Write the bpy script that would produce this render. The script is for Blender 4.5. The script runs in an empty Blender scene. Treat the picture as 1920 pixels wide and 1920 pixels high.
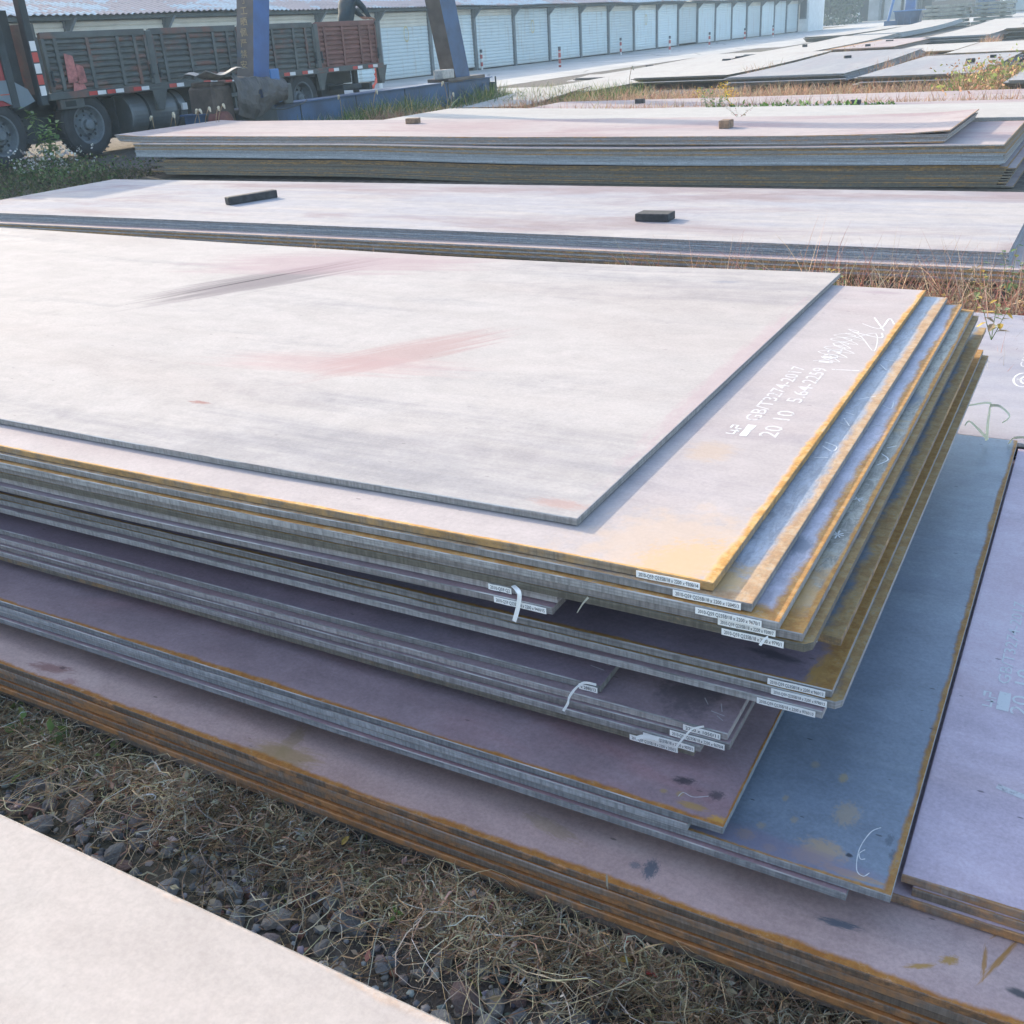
import bpy, math, random
import numpy as np
from mathutils import Vector, Matrix
R = math.radians
random.seed(7)
rng = np.random.default_rng(11)
sc = bpy.context.scene
COL = sc.collection

# ------------------------------------------------------------------ camera
H = 1.6
PITCH, ROLL, YAW = R(25.24), R(3.73), R(-30.58)
FPX = 1905.0 / 1920.0
_f = Vector((math.sin(YAW) * math.cos(PITCH), math.cos(YAW) * math.cos(PITCH), -math.sin(PITCH)))
_r0 = Vector((math.cos(YAW), -math.sin(YAW), 0))
_d0 = _f.cross(_r0)
_r = math.cos(ROLL) * _r0 + math.sin(ROLL) * _d0
_d = -math.sin(ROLL) * _r0 + math.cos(ROLL) * _d0
cd = bpy.data.cameras.new('camera')
cam = bpy.data.objects.new('camera', cd)
COL.objects.link(cam)
cam.matrix_world = Matrix(((_r.x, -_d.x, -_f.x, 0), (_r.y, -_d.y, -_f.y, 0), (_r.z, -_d.z, -_f.z, H), (0, 0, 0, 1)))
cd.sensor_width = 36
cd.lens = 36 * FPX
cd.clip_start = 0.02
cd.clip_end = 2000
sc.camera = cam

# ------------------------------------------------------------------ sky, sun, exposure
SUN = Vector((-2.4, 0.98, 1.0)).normalized()          # towards the sun
EL = math.asin(SUN.z)
AZ = math.atan2(SUN.x, SUN.y)                          # clockwise from +Y
w = bpy.data.worlds.new('World')
sc.world = w
w.use_nodes = True
wn = w.node_tree.nodes
bg = wn['Background']
sky = wn.new('ShaderNodeTexSky')
sky.sky_type = 'NISHITA'
sky.sun_disc = False
sky.sun_elevation = EL
sky.sun_rotation = AZ
sky.air_density = 1.0
sky.dust_density = 2.0
sky.ozone_density = 1.0
w.node_tree.links.new(sky.outputs[0], bg.inputs[0])
bg.inputs[1].default_value = 0.15
sd = bpy.data.lights.new('sun', 'SUN')
sd.energy = 2.0
sd.angle = R(0.55)
sd.color = (1.0, 0.84, 0.62)
so = bpy.data.objects.new('sun', sd)
COL.objects.link(so)
so.rotation_euler = SUN.to_track_quat('Z', 'Y').to_euler()
so.location = (-20, 10, 12)
sc.view_settings.view_transform = 'Standard'
sc.view_settings.look = 'None'
sc.view_settings.gamma = 1
sc.view_settings.use_curve_mapping = False
sc.view_settings.exposure = 1.70

# ------------------------------------------------------------------ helpers
def ray(px, py):
    return (px - 960) / 1905.0 * _r + (py - 960) / 1905.0 * _d + _f
def at(px, py, z=0.0):
    v = ray(px, py)
    return Vector((0, 0, H)) + v * ((z - H) / v.z)
def atX(px, py, X):
    v = ray(px, py)
    return Vector((0, 0, H)) + v * (X / v.x)
def atY(px, py, Y):
    v = ray(px, py)
    return Vector((0, 0, H)) + v * (Y / v.y)

def tag(o, label=None, cat=None, group=None, kind=None):
    if label: o['label'] = label
    if cat: o['category'] = cat
    if group: o['group'] = group
    if kind: o['kind'] = kind
    return o

def link(name, data, parent=None, loc=(0, 0, 0), rot=(0, 0, 0)):
    o = bpy.data.objects.new(name, data)
    COL.objects.link(o)
    o.location = loc
    o.rotation_euler = rot
    if parent is not None: o.parent = parent
    return o

def empty(name, loc, label=None, cat=None, group=None, rz=0.0):
    o = link(name, None, None, loc, (0, 0, rz))
    o.empty_display_size = 0.2
    return tag(o, label, cat, group)

def copy_tree(o, parent=None):
    c = o.copy()
    COL.objects.link(c)
    c.parent = parent
    for ch in list(o.children): copy_tree(ch, c)
    return c

class MB:
    """collects polygons for one mesh object"""
    def __init__(s): s.v = []; s.f = []; s.m = []
    def add(s, vs, fs, m=0, T=None):
        b = len(s.v)
        s.v += [tuple(T @ Vector(p)) for p in vs] if T is not None else [tuple(p) for p in vs]
        for f in fs:
            s.f.append(tuple(b + i for i in f)); s.m.append(m)
        return s
    def box(s, x0, x1, y0, y1, z0, z1, m=0, T=None, c=0.0):
        if c <= 0:
            vs = [(x, y, z) for x in (x0, x1) for y in (y0, y1) for z in (z0, z1)]
            fs = [(0, 1, 3, 2), (4, 6, 7, 5), (0, 4, 5, 1), (2, 3, 7, 6), (0, 2, 6, 4), (1, 5, 7, 3)]
            return s.add(vs, fs, m, T)
        vs = []; 
        X = (x0, x1); Y = (y0, y1); Z = (z0, z1); sg = (1, -1)
        idx = {}
        for i in (0, 1):
            for j in (0, 1):
                for k in (0, 1):
                    for a in range(3):
                        p = [X[i] + sg[i] * c, Y[j] + sg[j] * c, Z[k] + sg[k] * c]
                        p[a] = (X[i], Y[j], Z[k])[a]
                        idx[i, j, k, a] = len(vs); vs.append(tuple(p))
        fs = []
        for a in range(3):
            b, c2 = (a + 1) % 3, (a + 2) % 3
            for s_ in (0, 1):
                q = []
                for (u, v_) in ((0, 0), (1, 0), (1, 1), (0, 1)):
                    k = [0, 0, 0]; k[a] = s_; k[b] = u; k[c2] = v_
                    q.append(idx[k[0], k[1], k[2], a])
                fs.append(tuple(q) if s_ else tuple(reversed(q)))
            # bevel strips along axis a
            for (u, v_) in ((0, 0), (1, 0), (1, 1), (0, 1)):
                k0 = [0, 0, 0]; k0[b] = u; k0[c2] = v_; k1 = list(k0); k1[a] = 1
                fs.append((idx[k0[0], k0[1], k0[2], b], idx[k1[0], k1[1], k1[2], b], idx[k1[0], k1[1], k1[2], c2], idx[k0[0], k0[1], k0[2], c2]))
        for i in (0, 1):
            for j in (0, 1):
                for k in (0, 1):
                    fs.append((idx[i, j, k, 0], idx[i, j, k, 1], idx[i, j, k, 2]))
        return s.add(vs, fs, m, T)
    def tube(s, pts, r, n=8, m=0, cap=True):
        pts = [Vector(p) for p in pts]
        rs = r if isinstance(r, (list, tuple)) else [r] * len(pts)
        rings = []
        up = Vector((0, 0, 1))
        for i, p in enumerate(pts):
            t = (pts[min(i + 1, len(pts) - 1)] - pts[max(i - 1, 0)])
            t.normalize()
            u = t.cross(up)
            if u.length < 0.05: u = t.cross(Vector((1, 0, 0)))
            u.normalize(); v = t.cross(u)
            rings.append([p + rs[i] * (math.cos(2 * math.pi * k / n) * u + math.sin(2 * math.pi * k / n) * v) for k in range(n)])
        vs = [q for rg in rings for q in rg]; fs = []
        for i in range(len(pts) - 1):
            for k in range(n):
                k2 = (k + 1) % n
                fs.append((i * n + k, i * n + k2, (i + 1) * n + k2, (i + 1) * n + k))
        if cap:
            fs.append(tuple(reversed(range(n)))); fs.append(tuple((len(pts) - 1) * n + k for k in range(n)))
        return s.add(vs, fs, m)
    def lathe(s, prof, c, axis='x', n=28, m=0):
        """prof: list of (a, r) along the axis"""
        vs = []; fs = []
        for a, r in prof:
            for k in range(n):
                t = 2 * math.pi * k / n
                u, v = r * math.cos(t), r * math.sin(t)
                p = {'x': (a, u, v), 'y': (u, a, v), 'z': (u, v, a)}[axis]
                vs.append((p[0] + c[0], p[1] + c[1], p[2] + c[2]))
        for i in range(len(prof) - 1):
            for k in range(n):
                k2 = (k + 1) % n
                fs.append((i * n + k, i * n + k2, (i + 1) * n + k2, (i + 1) * n + k))
        return s.add(vs, fs, m)
    def mesh(s, name, mats):
        me = bpy.data.meshes.new(name)
        me.from_pydata(s.v, [], s.f)
        for m in (mats if isinstance(mats, (list, tuple)) else [mats]): me.materials.append(m)
        if any(s.m): me.polygons.foreach_set('material_index', s.m)
        me.update()
        return me
    def build(s, name, mats, parent=None, origin=None, smooth=False, fixn=True):
        """vertices are in world space; the object sits at its parent's origin"""
        o0 = Vector(origin) if origin is not None else (world_origin(parent) if parent is not None else Vector((0, 0, 0)))
        s.v = [(p[0] - o0.x, p[1] - o0.y, p[2] - o0.z) for p in s.v]
        me = s.mesh(name, mats)
        if fixn:
            import bmesh
            bm = bmesh.new(); bm.from_mesh(me)
            bmesh.ops.recalc_face_normals(bm, faces=bm.faces[:])
            bm.to_mesh(me); bm.free()
        if smooth:
            me.polygons.foreach_set('use_smooth', [True] * len(me.polygons))
        return link(name, me, parent, o0 if parent is None else (0, 0, 0))

def world_origin(o):
    p = Vector(o.location)
    while o.parent is not None:
        o = o.parent; p = p + Vector(o.location)
    return p

# ------------------------------------------------------------------ node helper
class NT:
    def __init__(s, name, rough=0.6):
        s.mat = bpy.data.materials.new(name)
        s.mat.use_nodes = True
        s.t = s.mat.node_tree
        s.bsdf = s.t.nodes['Principled BSDF']
        s.bsdf.inputs['Roughness'].default_value = rough
    def n(s, typ, ins=None, **at_):
        nd = s.t.nodes.new('ShaderNode' + typ)
        for k, v in at_.items(): setattr(nd, k, v)
        for k, v in (ins or {}).items():
            if hasattr(v, 'links') or isinstance(v, bpy.types.NodeSocket): s.t.links.new(v, nd.inputs[k])
            else: nd.inputs[k].default_value = v
        return nd
    def math(s, op, a, b=0.0, c=None, clamp=False):
        d = {0: a, 1: b}
        if c is not None: d[2] = c
        return s.n('Math', d, operation=op, use_clamp=clamp).outputs[0]
    def ss(s, v, lo, hi, a=0.0, b=1.0):
        return s.n('MapRange', {0: v, 1: lo, 2: hi, 3: a, 4: b}, interpolation_type='SMOOTHSTEP').outputs[0]
    def mix(s, f, a, b, mode='MIX'):
        nd = s.n('Mix', None, data_type='RGBA', blend_type=mode)
        for k, v in ((0, f), (6, a), (7, b)):
            if isinstance(v, bpy.types.NodeSocket): s.t.links.new(v, nd.inputs[k])
            else: nd.inputs[k].default_value = (v if k == 0 else (*v, 1) if len(v) == 3 else v)
        return nd.outputs[2]
    def noise(s, vec, scale, detail=4, rough=0.55, sc3=None, dist=0.0):
        if sc3 is not None:
            vec = s.n('Mapping', {'Vector': vec, 'Scale': sc3}).outputs[0]
        return s.n('TexNoise', {'Vector': vec, 'Scale': scale, 'Detail': detail, 'Roughness': rough, 'Distortion': dist}).outputs[0]
    def out(s, col=None, rough=None, bump=None, bd=0.002, bs=0.5, spec=None, metal=None):
        b = s.bsdf
        for k, v in (('Base Color', col), ('Roughness', rough), ('Specular IOR Level', spec), ('Metallic', metal)):
            if v is None: continue
            if isinstance(v, bpy.types.NodeSocket): s.t.links.new(v, b.inputs[k])
            else: b.inputs[k].default_value = (*v, 1) if isinstance(v, tuple) and len(v) == 3 else v
        if bump is not None:
            bn = s.n('Bump', {'Height': bump, 'Distance': bd, 'Strength': bs})
            s.t.links.new(bn.outputs[0], b.inputs['Normal'])
        return s.mat

def coords(nt, seed=True):
    co = nt.n('TexCoord').outputs['Object']
    if not seed: return co, co
    oi = nt.n('ObjectInfo').outputs['Random']
    off = nt.n('VectorMath', {0: nt.n('CombineXYZ', {0: oi, 1: nt.math('MULTIPLY', oi, 7.3), 2: nt.math('MULTIPLY', oi, 3.1)}).outputs[0], 3: 37.0}, operation='SCALE').outputs[0]
    return co, nt.n('VectorMath', {0: co, 1: off}, operation='ADD').outputs[0]

def simple(name, col, rough=0.6, var=0.15, scale=8.0, bump=0.002, metal=0.0, spec=0.5, dirt=None, sc3=None):
    nt = NT(name)
    co, cs = coords(nt)
    nz = nt.noise(cs, scale, 5, 0.6, sc3)
    f = nt.ss(nz, 0.3, 0.7)
    c1 = tuple(c * (1 - var) for c in col); c2 = tuple(min(1, c * (1 + var)) for c in col)
    c = nt.mix(f, c1, c2)
    if dirt is not None:
        nz2 = nt.noise(cs, scale * 0.35, 6, 0.65)
        c = nt.mix(nt.ss(nz2, dirt[1], dirt[1] + 0.12), c, dirt[0])
    fine = nt.noise(cs, scale * 12, 3)
    return nt.out(c, nt.math('ADD', rough - 0.08, nt.math('MULTIPLY', nz, 0.16)), fine if bump else None, bump, 0.5, spec, metal)

# ------------------------------------------------------------------ steel plate materials
RUST_O = (0.42, 0.19, 0.045)
RUST_Y = (0.50, 0.30, 0.09)
RUST_D = (0.17, 0.075, 0.03)

def plate_top(name, scale_c, dust_c, dust=0.5, rust=(0.0, 0.0), rust_c=RUST_Y, rust_amt=1.0, patch_c=(0.40, 0.27, 0.26), patch=0.35,
              blotch=0.0, blotch_c=RUST_Y, rough=0.46, specks=0.5, stains=(), grain=0.0, metal=0.0, W=2.2, k=1.0, spec=0.5, thin_k=0.14, mottle=0.16):
    kk = (k, k, k) if not isinstance(k, tuple) else k
    scale_c = tuple(a * b for a, b in zip(scale_c, kk)); dust_c = tuple(a * b for a, b in zip(dust_c, kk)); patch_c = tuple(a * b for a, b in zip(patch_c, kk))
    """mill scale under dust; object space: x = 0 at the right end, y = 0 at the near long edge"""
    nt = NT(name)
    co, cs = coords(nt)
    sx = nt.n('SeparateXYZ', {0: co})
    X, Y = sx.outputs[0], sx.outputs[1]
    big = nt.noise(cs, 0.55, 5, 0.55, (0.55, 1.5, 1), 0.3)
    streak = nt.noise(cs, 1.6, 7, 0.62, (0.35, 3.6, 1), 0.2)
    thin = nt.noise(cs, 4.0, 5, 0.7, (0.5, 14, 1))
    grainn = nt.noise(cs, 120, 4, 0.7)
    mott = nt.noise(cs, 14, 6, 0.68)
    f = nt.math('ADD', nt.math('MULTIPLY', big, 0.5), nt.math('MULTIPLY', streak, 0.5))
    f = nt.math('ADD', f, nt.math('MULTIPLY', nt.math('SUBTRACT', thin, 0.5), thin_k))
    f = nt.math('ADD', f, nt.math('MULTIPLY', nt.math('SUBTRACT', mott, 0.5), 0.12))
    c = nt.mix(nt.ss(f, 0.62 - dust * 0.4, 0.80 - dust * 0.4), scale_c, dust_c)
    # pinkish worn patches
    pn = nt.noise(cs, 0.9, 6, 0.6, (0.45, 1.3, 1), 0.6)
    c = nt.mix(nt.math('MULTIPLY', nt.ss(pn, 0.46, 0.66), patch), c, patch_c)
    # grain
    c = nt.mix(0.07 if mottle < 0.1 else 0.13, c, nt.mix(nt.ss(grainn, 0.25, 0.75), (0, 0, 0), (1, 1, 1)), 'OVERLAY')
    c = nt.mix(mottle, c, nt.mix(mott, (0, 0, 0), (1, 1, 1)), 'OVERLAY')
    blot = nt.noise(cs, 5.5, 8, 0.72, (0.8, 1.4, 1), 0.5)
    c = nt.mix(mottle, c, nt.mix(nt.ss(blot, 0.3, 0.7), (0.1, 0.1, 0.1), (0.9, 0.9, 0.9)), 'OVERLAY')
    if grain > 0:   # rough pitted scale: clawed streaks running away from the edge
        gn = nt.noise(cs, 22, 6, 0.75, (2.6, 0.7, 1), 0.8)
        c = nt.mix(nt.math('MULTIPLY', nt.ss(gn, 0.42, 0.62), grain), c, tuple(v * 0.42 for v in scale_c))
        gn2 = nt.noise(cs, 60, 4, 0.7, (1.0, 2.2, 1), 0.6)
        c = nt.mix(nt.math('MULTIPLY', nt.ss(gn2, 0.56, 0.66), grain * 0.7), c, (0.42, 0.42, 0.40))
    # specks and short scratches
    wv = nt.n('Mapping', {'Vector': cs, 'Scale': (1.0, 2.6, 1)}, ).outputs[0]
    vo = nt.n('TexVoronoi', {'Vector': wv, 'Scale': 9.0, 'Randomness': 1.0})
    sel = nt.n('SeparateXYZ', {0: vo.outputs['Color']}).outputs[0]
    sp = nt.math('MULTIPLY', nt.ss(vo.outputs['Distance'], 0.075, 0.045), nt.math('GREATER_THAN', sel, 0.72))
    wv2 = nt.n('Mapping', {'Vector': cs, 'Scale': (2.0, 6.5, 1), 'Rotation': (0, 0, 0.25)}).outputs[0]
    vo2 = nt.n('TexVoronoi', {'Vector': wv2, 'Scale': 7.0})
    sel2 = nt.n('SeparateXYZ', {0: vo2.outputs['Color']}).outputs[1]
    sp2 = nt.math('MULTIPLY', nt.ss(vo2.outputs['Distance'], 0.10, 0.07), nt.math('GREATER_THAN', sel2, 0.86))
    c = nt.mix(nt.math('MULTIPLY', nt.math('MAXIMUM', sp, sp2), specks), c, tuple(v * 0.22 for v in scale_c))
    # blotches of rust
    if blotch > 0:
        bn = nt.noise(cs, 2.1, 7, 0.66, (0.8, 1.1, 1), 0.4)
        c = nt.mix(nt.math('MULTIPLY', nt.ss(bn, 0.66 - blotch * 0.14, 0.72 - blotch * 0.12), 0.75), c, blotch_c)
    # particular stains (x, y, half length, half width, angle, colour, strength, noise stretch)
    for (cx, cy, rx, ry, ang, sc_, st, ns) in stains:
        mp = nt.n('Mapping', {'Vector': co, 'Location': (cx, cy, 0), 'Rotation': (0, 0, ang), 'Scale': (rx, ry, 1)}, vector_type='TEXTURE').outputs[0]
        nzs = nt.noise(mp, 1.2, 7, 0.68, ns)
        nzv = nt.n('SeparateXYZ', {0: mp})
        d = nt.n('VectorMath', {0: nt.n('CombineXYZ', {0: nzv.outputs[0], 1: nzv.outputs[1]}).outputs[0]}, operation='LENGTH').outputs['Value']
        dd = nt.math('ADD', d, nt.math('MULTIPLY', nt.math('SUBTRACT', nzs, 0.5), 2.0))
        c = nt.mix(nt.math('MULTIPLY', nt.ss(dd, 0.95, 0.35), st), c, sc_)
    # rust along near and right edges
    rm = None
    n1 = nt.noise(cs, 3.0, 6, 0.7); n2 = nt.noise(cs, 38, 5, 0.72)
    wob = nt.math('ADD', nt.math('MULTIPLY', n1, 1.7), nt.math('ADD', nt.math('MULTIPLY', n2, 0.6), -0.5))
    for wd, d in ((rust[0], Y), (rust[1], nt.math('MULTIPLY', X, -1.0)), (rust[0] * 0.5, nt.math('SUBTRACT', W, Y))):
        if wd <= 0: continue
        q = nt.math('DIVIDE', d, wd)
        q = nt.math('SUBTRACT', nt.math('ADD', q, nt.math('MULTIPLY', wob, 1.3)), 0.85)
        mk = nt.ss(q, 0.95, 0.40)
        rm = mk if rm is None else nt.math('MAXIMUM', rm, mk)
    ro = nt.math('ADD', rough - 0.10, nt.math('MULTIPLY', streak, 0.2))
    if rm is not None:
        n3 = nt.noise(cs, 130, 4, 0.75)
        rc = nt.mix(nt.ss(n2, 0.35, 0.62), rust_c, (rust_c[0] * 0.72, rust_c[1] * 0.60, rust_c[2] * 0.5))
        rc = nt.mix(nt.math('MULTIPLY', nt.ss(n3, 0.5, 0.62), 0.45), rc, (rust_c[0] * 1.05, rust_c[1] * 0.8, rust_c[2] * 0.6))
        rm = nt.math('MULTIPLY', rm, nt.ss(nt.math('ADD', nt.math('MULTIPLY', n3, 0.6), nt.math('MULTIPLY', n2, 0.6)), 0.38, 0.56, 0.35, 1.0))
        c = nt.mix(nt.math('MULTIPLY', rm, rust_amt), c, rc)
        ro = nt.math('ADD', ro, nt.math('MULTIPLY', rm, 0.35), clamp=True)
    h = nt.math('ADD', nt.math('MULTIPLY', grainn, 0.25), nt.math('MULTIPLY', mott, 0.75))
    if grain > 0: h = nt.math('ADD', h, nt.math('MULTIPLY', gn, 1.6))
    if rm is not None: h = nt.math('ADD', h, nt.math('MULTIPLY', rm, nt.math('MULTIPLY', n2, 1.2)))
    return nt.out(c, ro, h, 0.0016, 0.55, spec, metal)

def plate_edge(name, col, rust=0.3, rust_c=(0.30, 0.13, 0.05), dark=0.70):
    """flame-cut side: fine upright striations, rust running down"""
    nt = NT(name, 0.75)
    co, cs = coords(nt)
    oi = nt.n('ObjectInfo').outputs['Random']
    st = nt.noise(cs, 150, 3, 0.6, (1, 1, 0.10))
    lo = nt.noise(cs, 3.2, 6, 0.65)
    md = nt.noise(cs, 26, 6, 0.75, (0.7, 1, 1.0))
    ln = nt.noise(cs, 1.0, 3, 0.5, (1.5, 1.5, 220))
    c = nt.mix(nt.ss(st, 0.3, 0.7), tuple(v * dark for v in col), tuple(v * 1.15 for v in col))
    c = nt.mix(nt.math('MULTIPLY', nt.ss(md, 0.45, 0.7), 0.5), c, tuple(min(1, v * 1.5) for v in col))
    c = nt.mix(nt.math('MULTIPLY', nt.ss(ln, 0.45, 0.6), 0.4), c, tuple(v * 0.5 for v in col))
    c = nt.mix(0.45, c, nt.mix(oi, (0.15, 0.15, 0.15), (0.85, 0.85, 0.85)), 'OVERLAY')
    q = nt.math('ADD', nt.math('MULTIPLY', lo, 0.6), nt.math('MULTIPLY', md, 0.4))
    q = nt.math('ADD', q, nt.math('MULTIPLY', nt.math('SUBTRACT', oi, 0.5), 0.10))
    thr = 0.68 - rust * 0.36
    c = nt.mix(nt.ss(q, thr, thr + 0.14), c, nt.mix(nt.ss(md, 0.35, 0.62), tuple(v * 0.55 for v in rust_c), rust_c))
    return nt.out(c, 0.72, nt.math('ADD', st, nt.math('MULTIPLY', md, 0.9)), 0.0014, 0.6, 0.35)

DUST = (0.56, 0.53, 0.52)
PALE = (0.40, 0.39, 0.41)
M = {}
M['top1'] = plate_top('pale_dusty_steel', PALE, DUST, 0.75, k=(0.79, 0.783, 0.768), spec=0.04, rough=0.88, thin_k=0.09, mottle=0.08, patch=0.28, patch_c=(0.47, 0.41, 0.39), specks=0.35,
    stains=[(-2.20, 1.58, 0.62, 0.20, R(62), (0.16, 0.14, 0.16), 0.72, (0.5, 3.5, 1)), (-2.22, 1.62, 0.62, 0.012, R(66), (0.08, 0.07, 0.08), 0.9, (1.5, 1, 1)),
            (-2.1, 1.95, 0.9, 0.30, R(15), (0.38, 0.27, 0.29), 0.55, (0.7, 3, 1)),
            (-1.0, 0.90, 0.42, 0.16, R(58), (0.38, 0.24, 0.23), 0.55, (0.5, 3.5, 1)), (-1.15, 0.72, 0.55, 0.13, R(8), (0.44, 0.31, 0.30), 0.5, (0.6, 3, 1)),
            (-0.02, 1.0, 0.045, 1.0, 0, (0.43, 0.31, 0.33), 0.40, (2, 9, 1)), (-0.06, 0.05, 0.09, 0.03, 0, (0.42, 0.26, 0.22), 0.5, (3, 5, 1)),
            (-1.3, 0.30, 0.05, 0.015, 0, (0.3, 0.14, 0.12), 0.7, (1, 1, 1)), (-0.36, 1.985, 0.07, 0.03, 0, (0.25, 0.26, 0.3), 0.6, (1, 1, 1))])
M['top2'] = plate_top('pale_steel_rust_rimmed', (0.44, 0.41, 0.44), (0.555, 0.505, 0.505), 0.75, k=(0.79, 0.783, 0.768), spec=0.04, rough=0.88, thin_k=0.09, mottle=0.08, rust=(0.010, 0.022), rust_c=(0.64, 0.42, 0.18), patch=0.35, patch_c=(0.50, 0.39, 0.39), specks=0.4,
    stains=[(-0.07, 0.06, 0.15, 0.10, R(50), (0.60, 0.38, 0.16), 0.60, (7, 7, 1)), (-0.12, 0.10, 0.26, 0.20, R(40), (0.60, 0.44, 0.30), 0.40, (4, 4, 1)), (-0.2, 0.57, 0.07, 0.08, 0, (0.50, 0.38, 0.28), 0.5, (1, 3, 1)), (-0.13, 2.13, 0.09, 0.03, 0, (0.34, 0.27, 0.3), 0.5, (1, 1, 1))])
M['rough1'] = plate_top('pitted_blue_grey_scale', (0.33, 0.36, 0.42), (0.40, 0.42, 0.48), 0.3, rust=(0.03, 0.035), rust_c=(0.52, 0.38, 0.24), grain=0.55, patch=0.0, blotch=0.35, blotch_c=(0.42, 0.30, 0.17), specks=0.4,
    stains=[(-0.10, 0.05, 0.14, 0.10, 0, (0.5, 0.30, 0.08), 0.8, (2, 2, 1))])
M['rough2'] = plate_top('pitted_scale_with_orange_rim', (0.36, 0.36, 0.43), (0.45, 0.43, 0.50), 0.45, rust=(0.05, 0.028), rust_c=(0.52, 0.30, 0.10), grain=0.3, patch=0.2, blotch=0.15, blotch_c=(0.40, 0.24, 0.10), specks=0.4,
    stains=[(-0.04, 0.28, 0.035, 0.06, 0, (0.17, 0.19, 0.24), 0.9, (1, 1, 1))])
M['rough3'] = plate_top('olive_rusted_scale', (0.27, 0.26, 0.22), (0.36, 0.34, 0.28), 0.4, rust=(0.10, 0.012), rust_c=(0.50, 0.28, 0.08), grain=0.75, patch=0.0, blotch=0.6, blotch_c=(0.38, 0.27, 0.13), specks=0.3,
    stains=[(-0.05, 1.22, 0.05, 0.10, 0, (0.10, 0.13, 0.18), 0.9, (1, 1, 1)), (-0.06, 0.12, 0.10, 0.16, 0, (0.50, 0.28, 0.08), 0.7, (2, 2, 1))])
M['rough4'] = plate_top('dark_scale_with_yellow_rust', (0.16, 0.20, 0.25), (0.22, 0.25, 0.30), 0.3, rust=(0.03, 0.040), rust_c=(0.42, 0.29, 0.13), grain=0.35, patch=0.0, blotch=0.1, specks=0.3)
M['darkp'] = plate_top('dark_purple_scale_rust_corner', (0.115, 0.105, 0.13), (0.15, 0.135, 0.165), 0.35, k=(1.9,1.75,1.8), rust=(0.012, 0.06), rust_c=(0.44, 0.26, 0.08), patch=0.35, patch_c=(0.15, 0.10, 0.12), rough=0.5, specks=0.5,
    stains=[(-0.028, 0.06, 0.028, 0.085, R(-8), (0.48, 0.28, 0.07), 0.9, (2, 2, 1)), (-0.12, 0.07, 0.07, 0.02, R(-8), (0.05, 0.05, 0.07), 0.7, (1, 1, 1))])
M['darkp2'] = plate_top('dark_purple_scale', (0.135, 0.12, 0.15), (0.17, 0.145, 0.18), 0.35, k=(1.9,1.7,1.6), patch=0.35, patch_c=(0.15, 0.10, 0.12), rough=0.5, specks=0.5)
M['corner'] = plate_top('cream_dusty_steel', (0.50, 0.47, 0.46), (0.60, 0.57, 0.54), 0.75, k=(0.79, 0.783, 0.768), spec=0.04, rough=0.88, thin_k=0.09, mottle=0.08, patch=0.35, patch_c=(0.50, 0.40, 0.37), specks=0.35, rust=(0.035, 0.0), rust_amt=0.6, rust_c=(0.60, 0.52, 0.46), stains=[(-1.95, 1.93, 0.10, 0.01, R(35), (0.42, 0.30, 0.28), 0.5, (1, 1, 1))])
M['purple'] = plate_top('purple_brown_scale', (0.17, 0.145, 0.175), (0.20, 0.165, 0.19), 0.4, k=(1.8,1.6,1.45), rust=(0.0, 0.0), patch=0.7, patch_c=(0.17, 0.105, 0.12), rough=0.5, specks=0.5,
    stains=[(-0.10, 0.10, 0.10, 0.10, 0, (0.08, 0.075, 0.09), 0.6, (2, 2, 1))])
M['purple5'] = plate_top('purple_scale_orange_near_edge', (0.18, 0.155, 0.185), (0.21, 0.18, 0.21), 0.4, k=(1.8,1.55,1.4), rust=(0.016, 0.006), rust_c=(0.46, 0.22, 0.05), patch=0.8, patch_c=(0.20, 0.105, 0.12), rough=0.5, specks=0.5,
    stains=[(-0.015, 0.012, 0.025, 0.016, 0, (0.55, 0.30, 0.05), 0.9, (2, 2, 1)), (-0.105, 0.088, 0.030, 0.014, R(10), (0.05, 0.045, 0.055), 0.85, (2, 2, 1)), (-0.037, 0.075, 0.020, 0.016, R(10), (0.06, 0.055, 0.065), 0.75, (2, 2, 1)),
            (-0.067, 0.029, 0.04, 0.012, 0, (0.42, 0.26, 0.08), 0.8, (2, 3, 1)), (-0.10, 0.05, 0.01, 0.01, 0, (0.40, 0.28, 0.12), 0.7, (2, 3, 1)), (-0.13, 0.045, 0.01, 0.008, 0, (0.40, 0.28, 0.12), 0.7, (2, 3, 1))])
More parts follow.
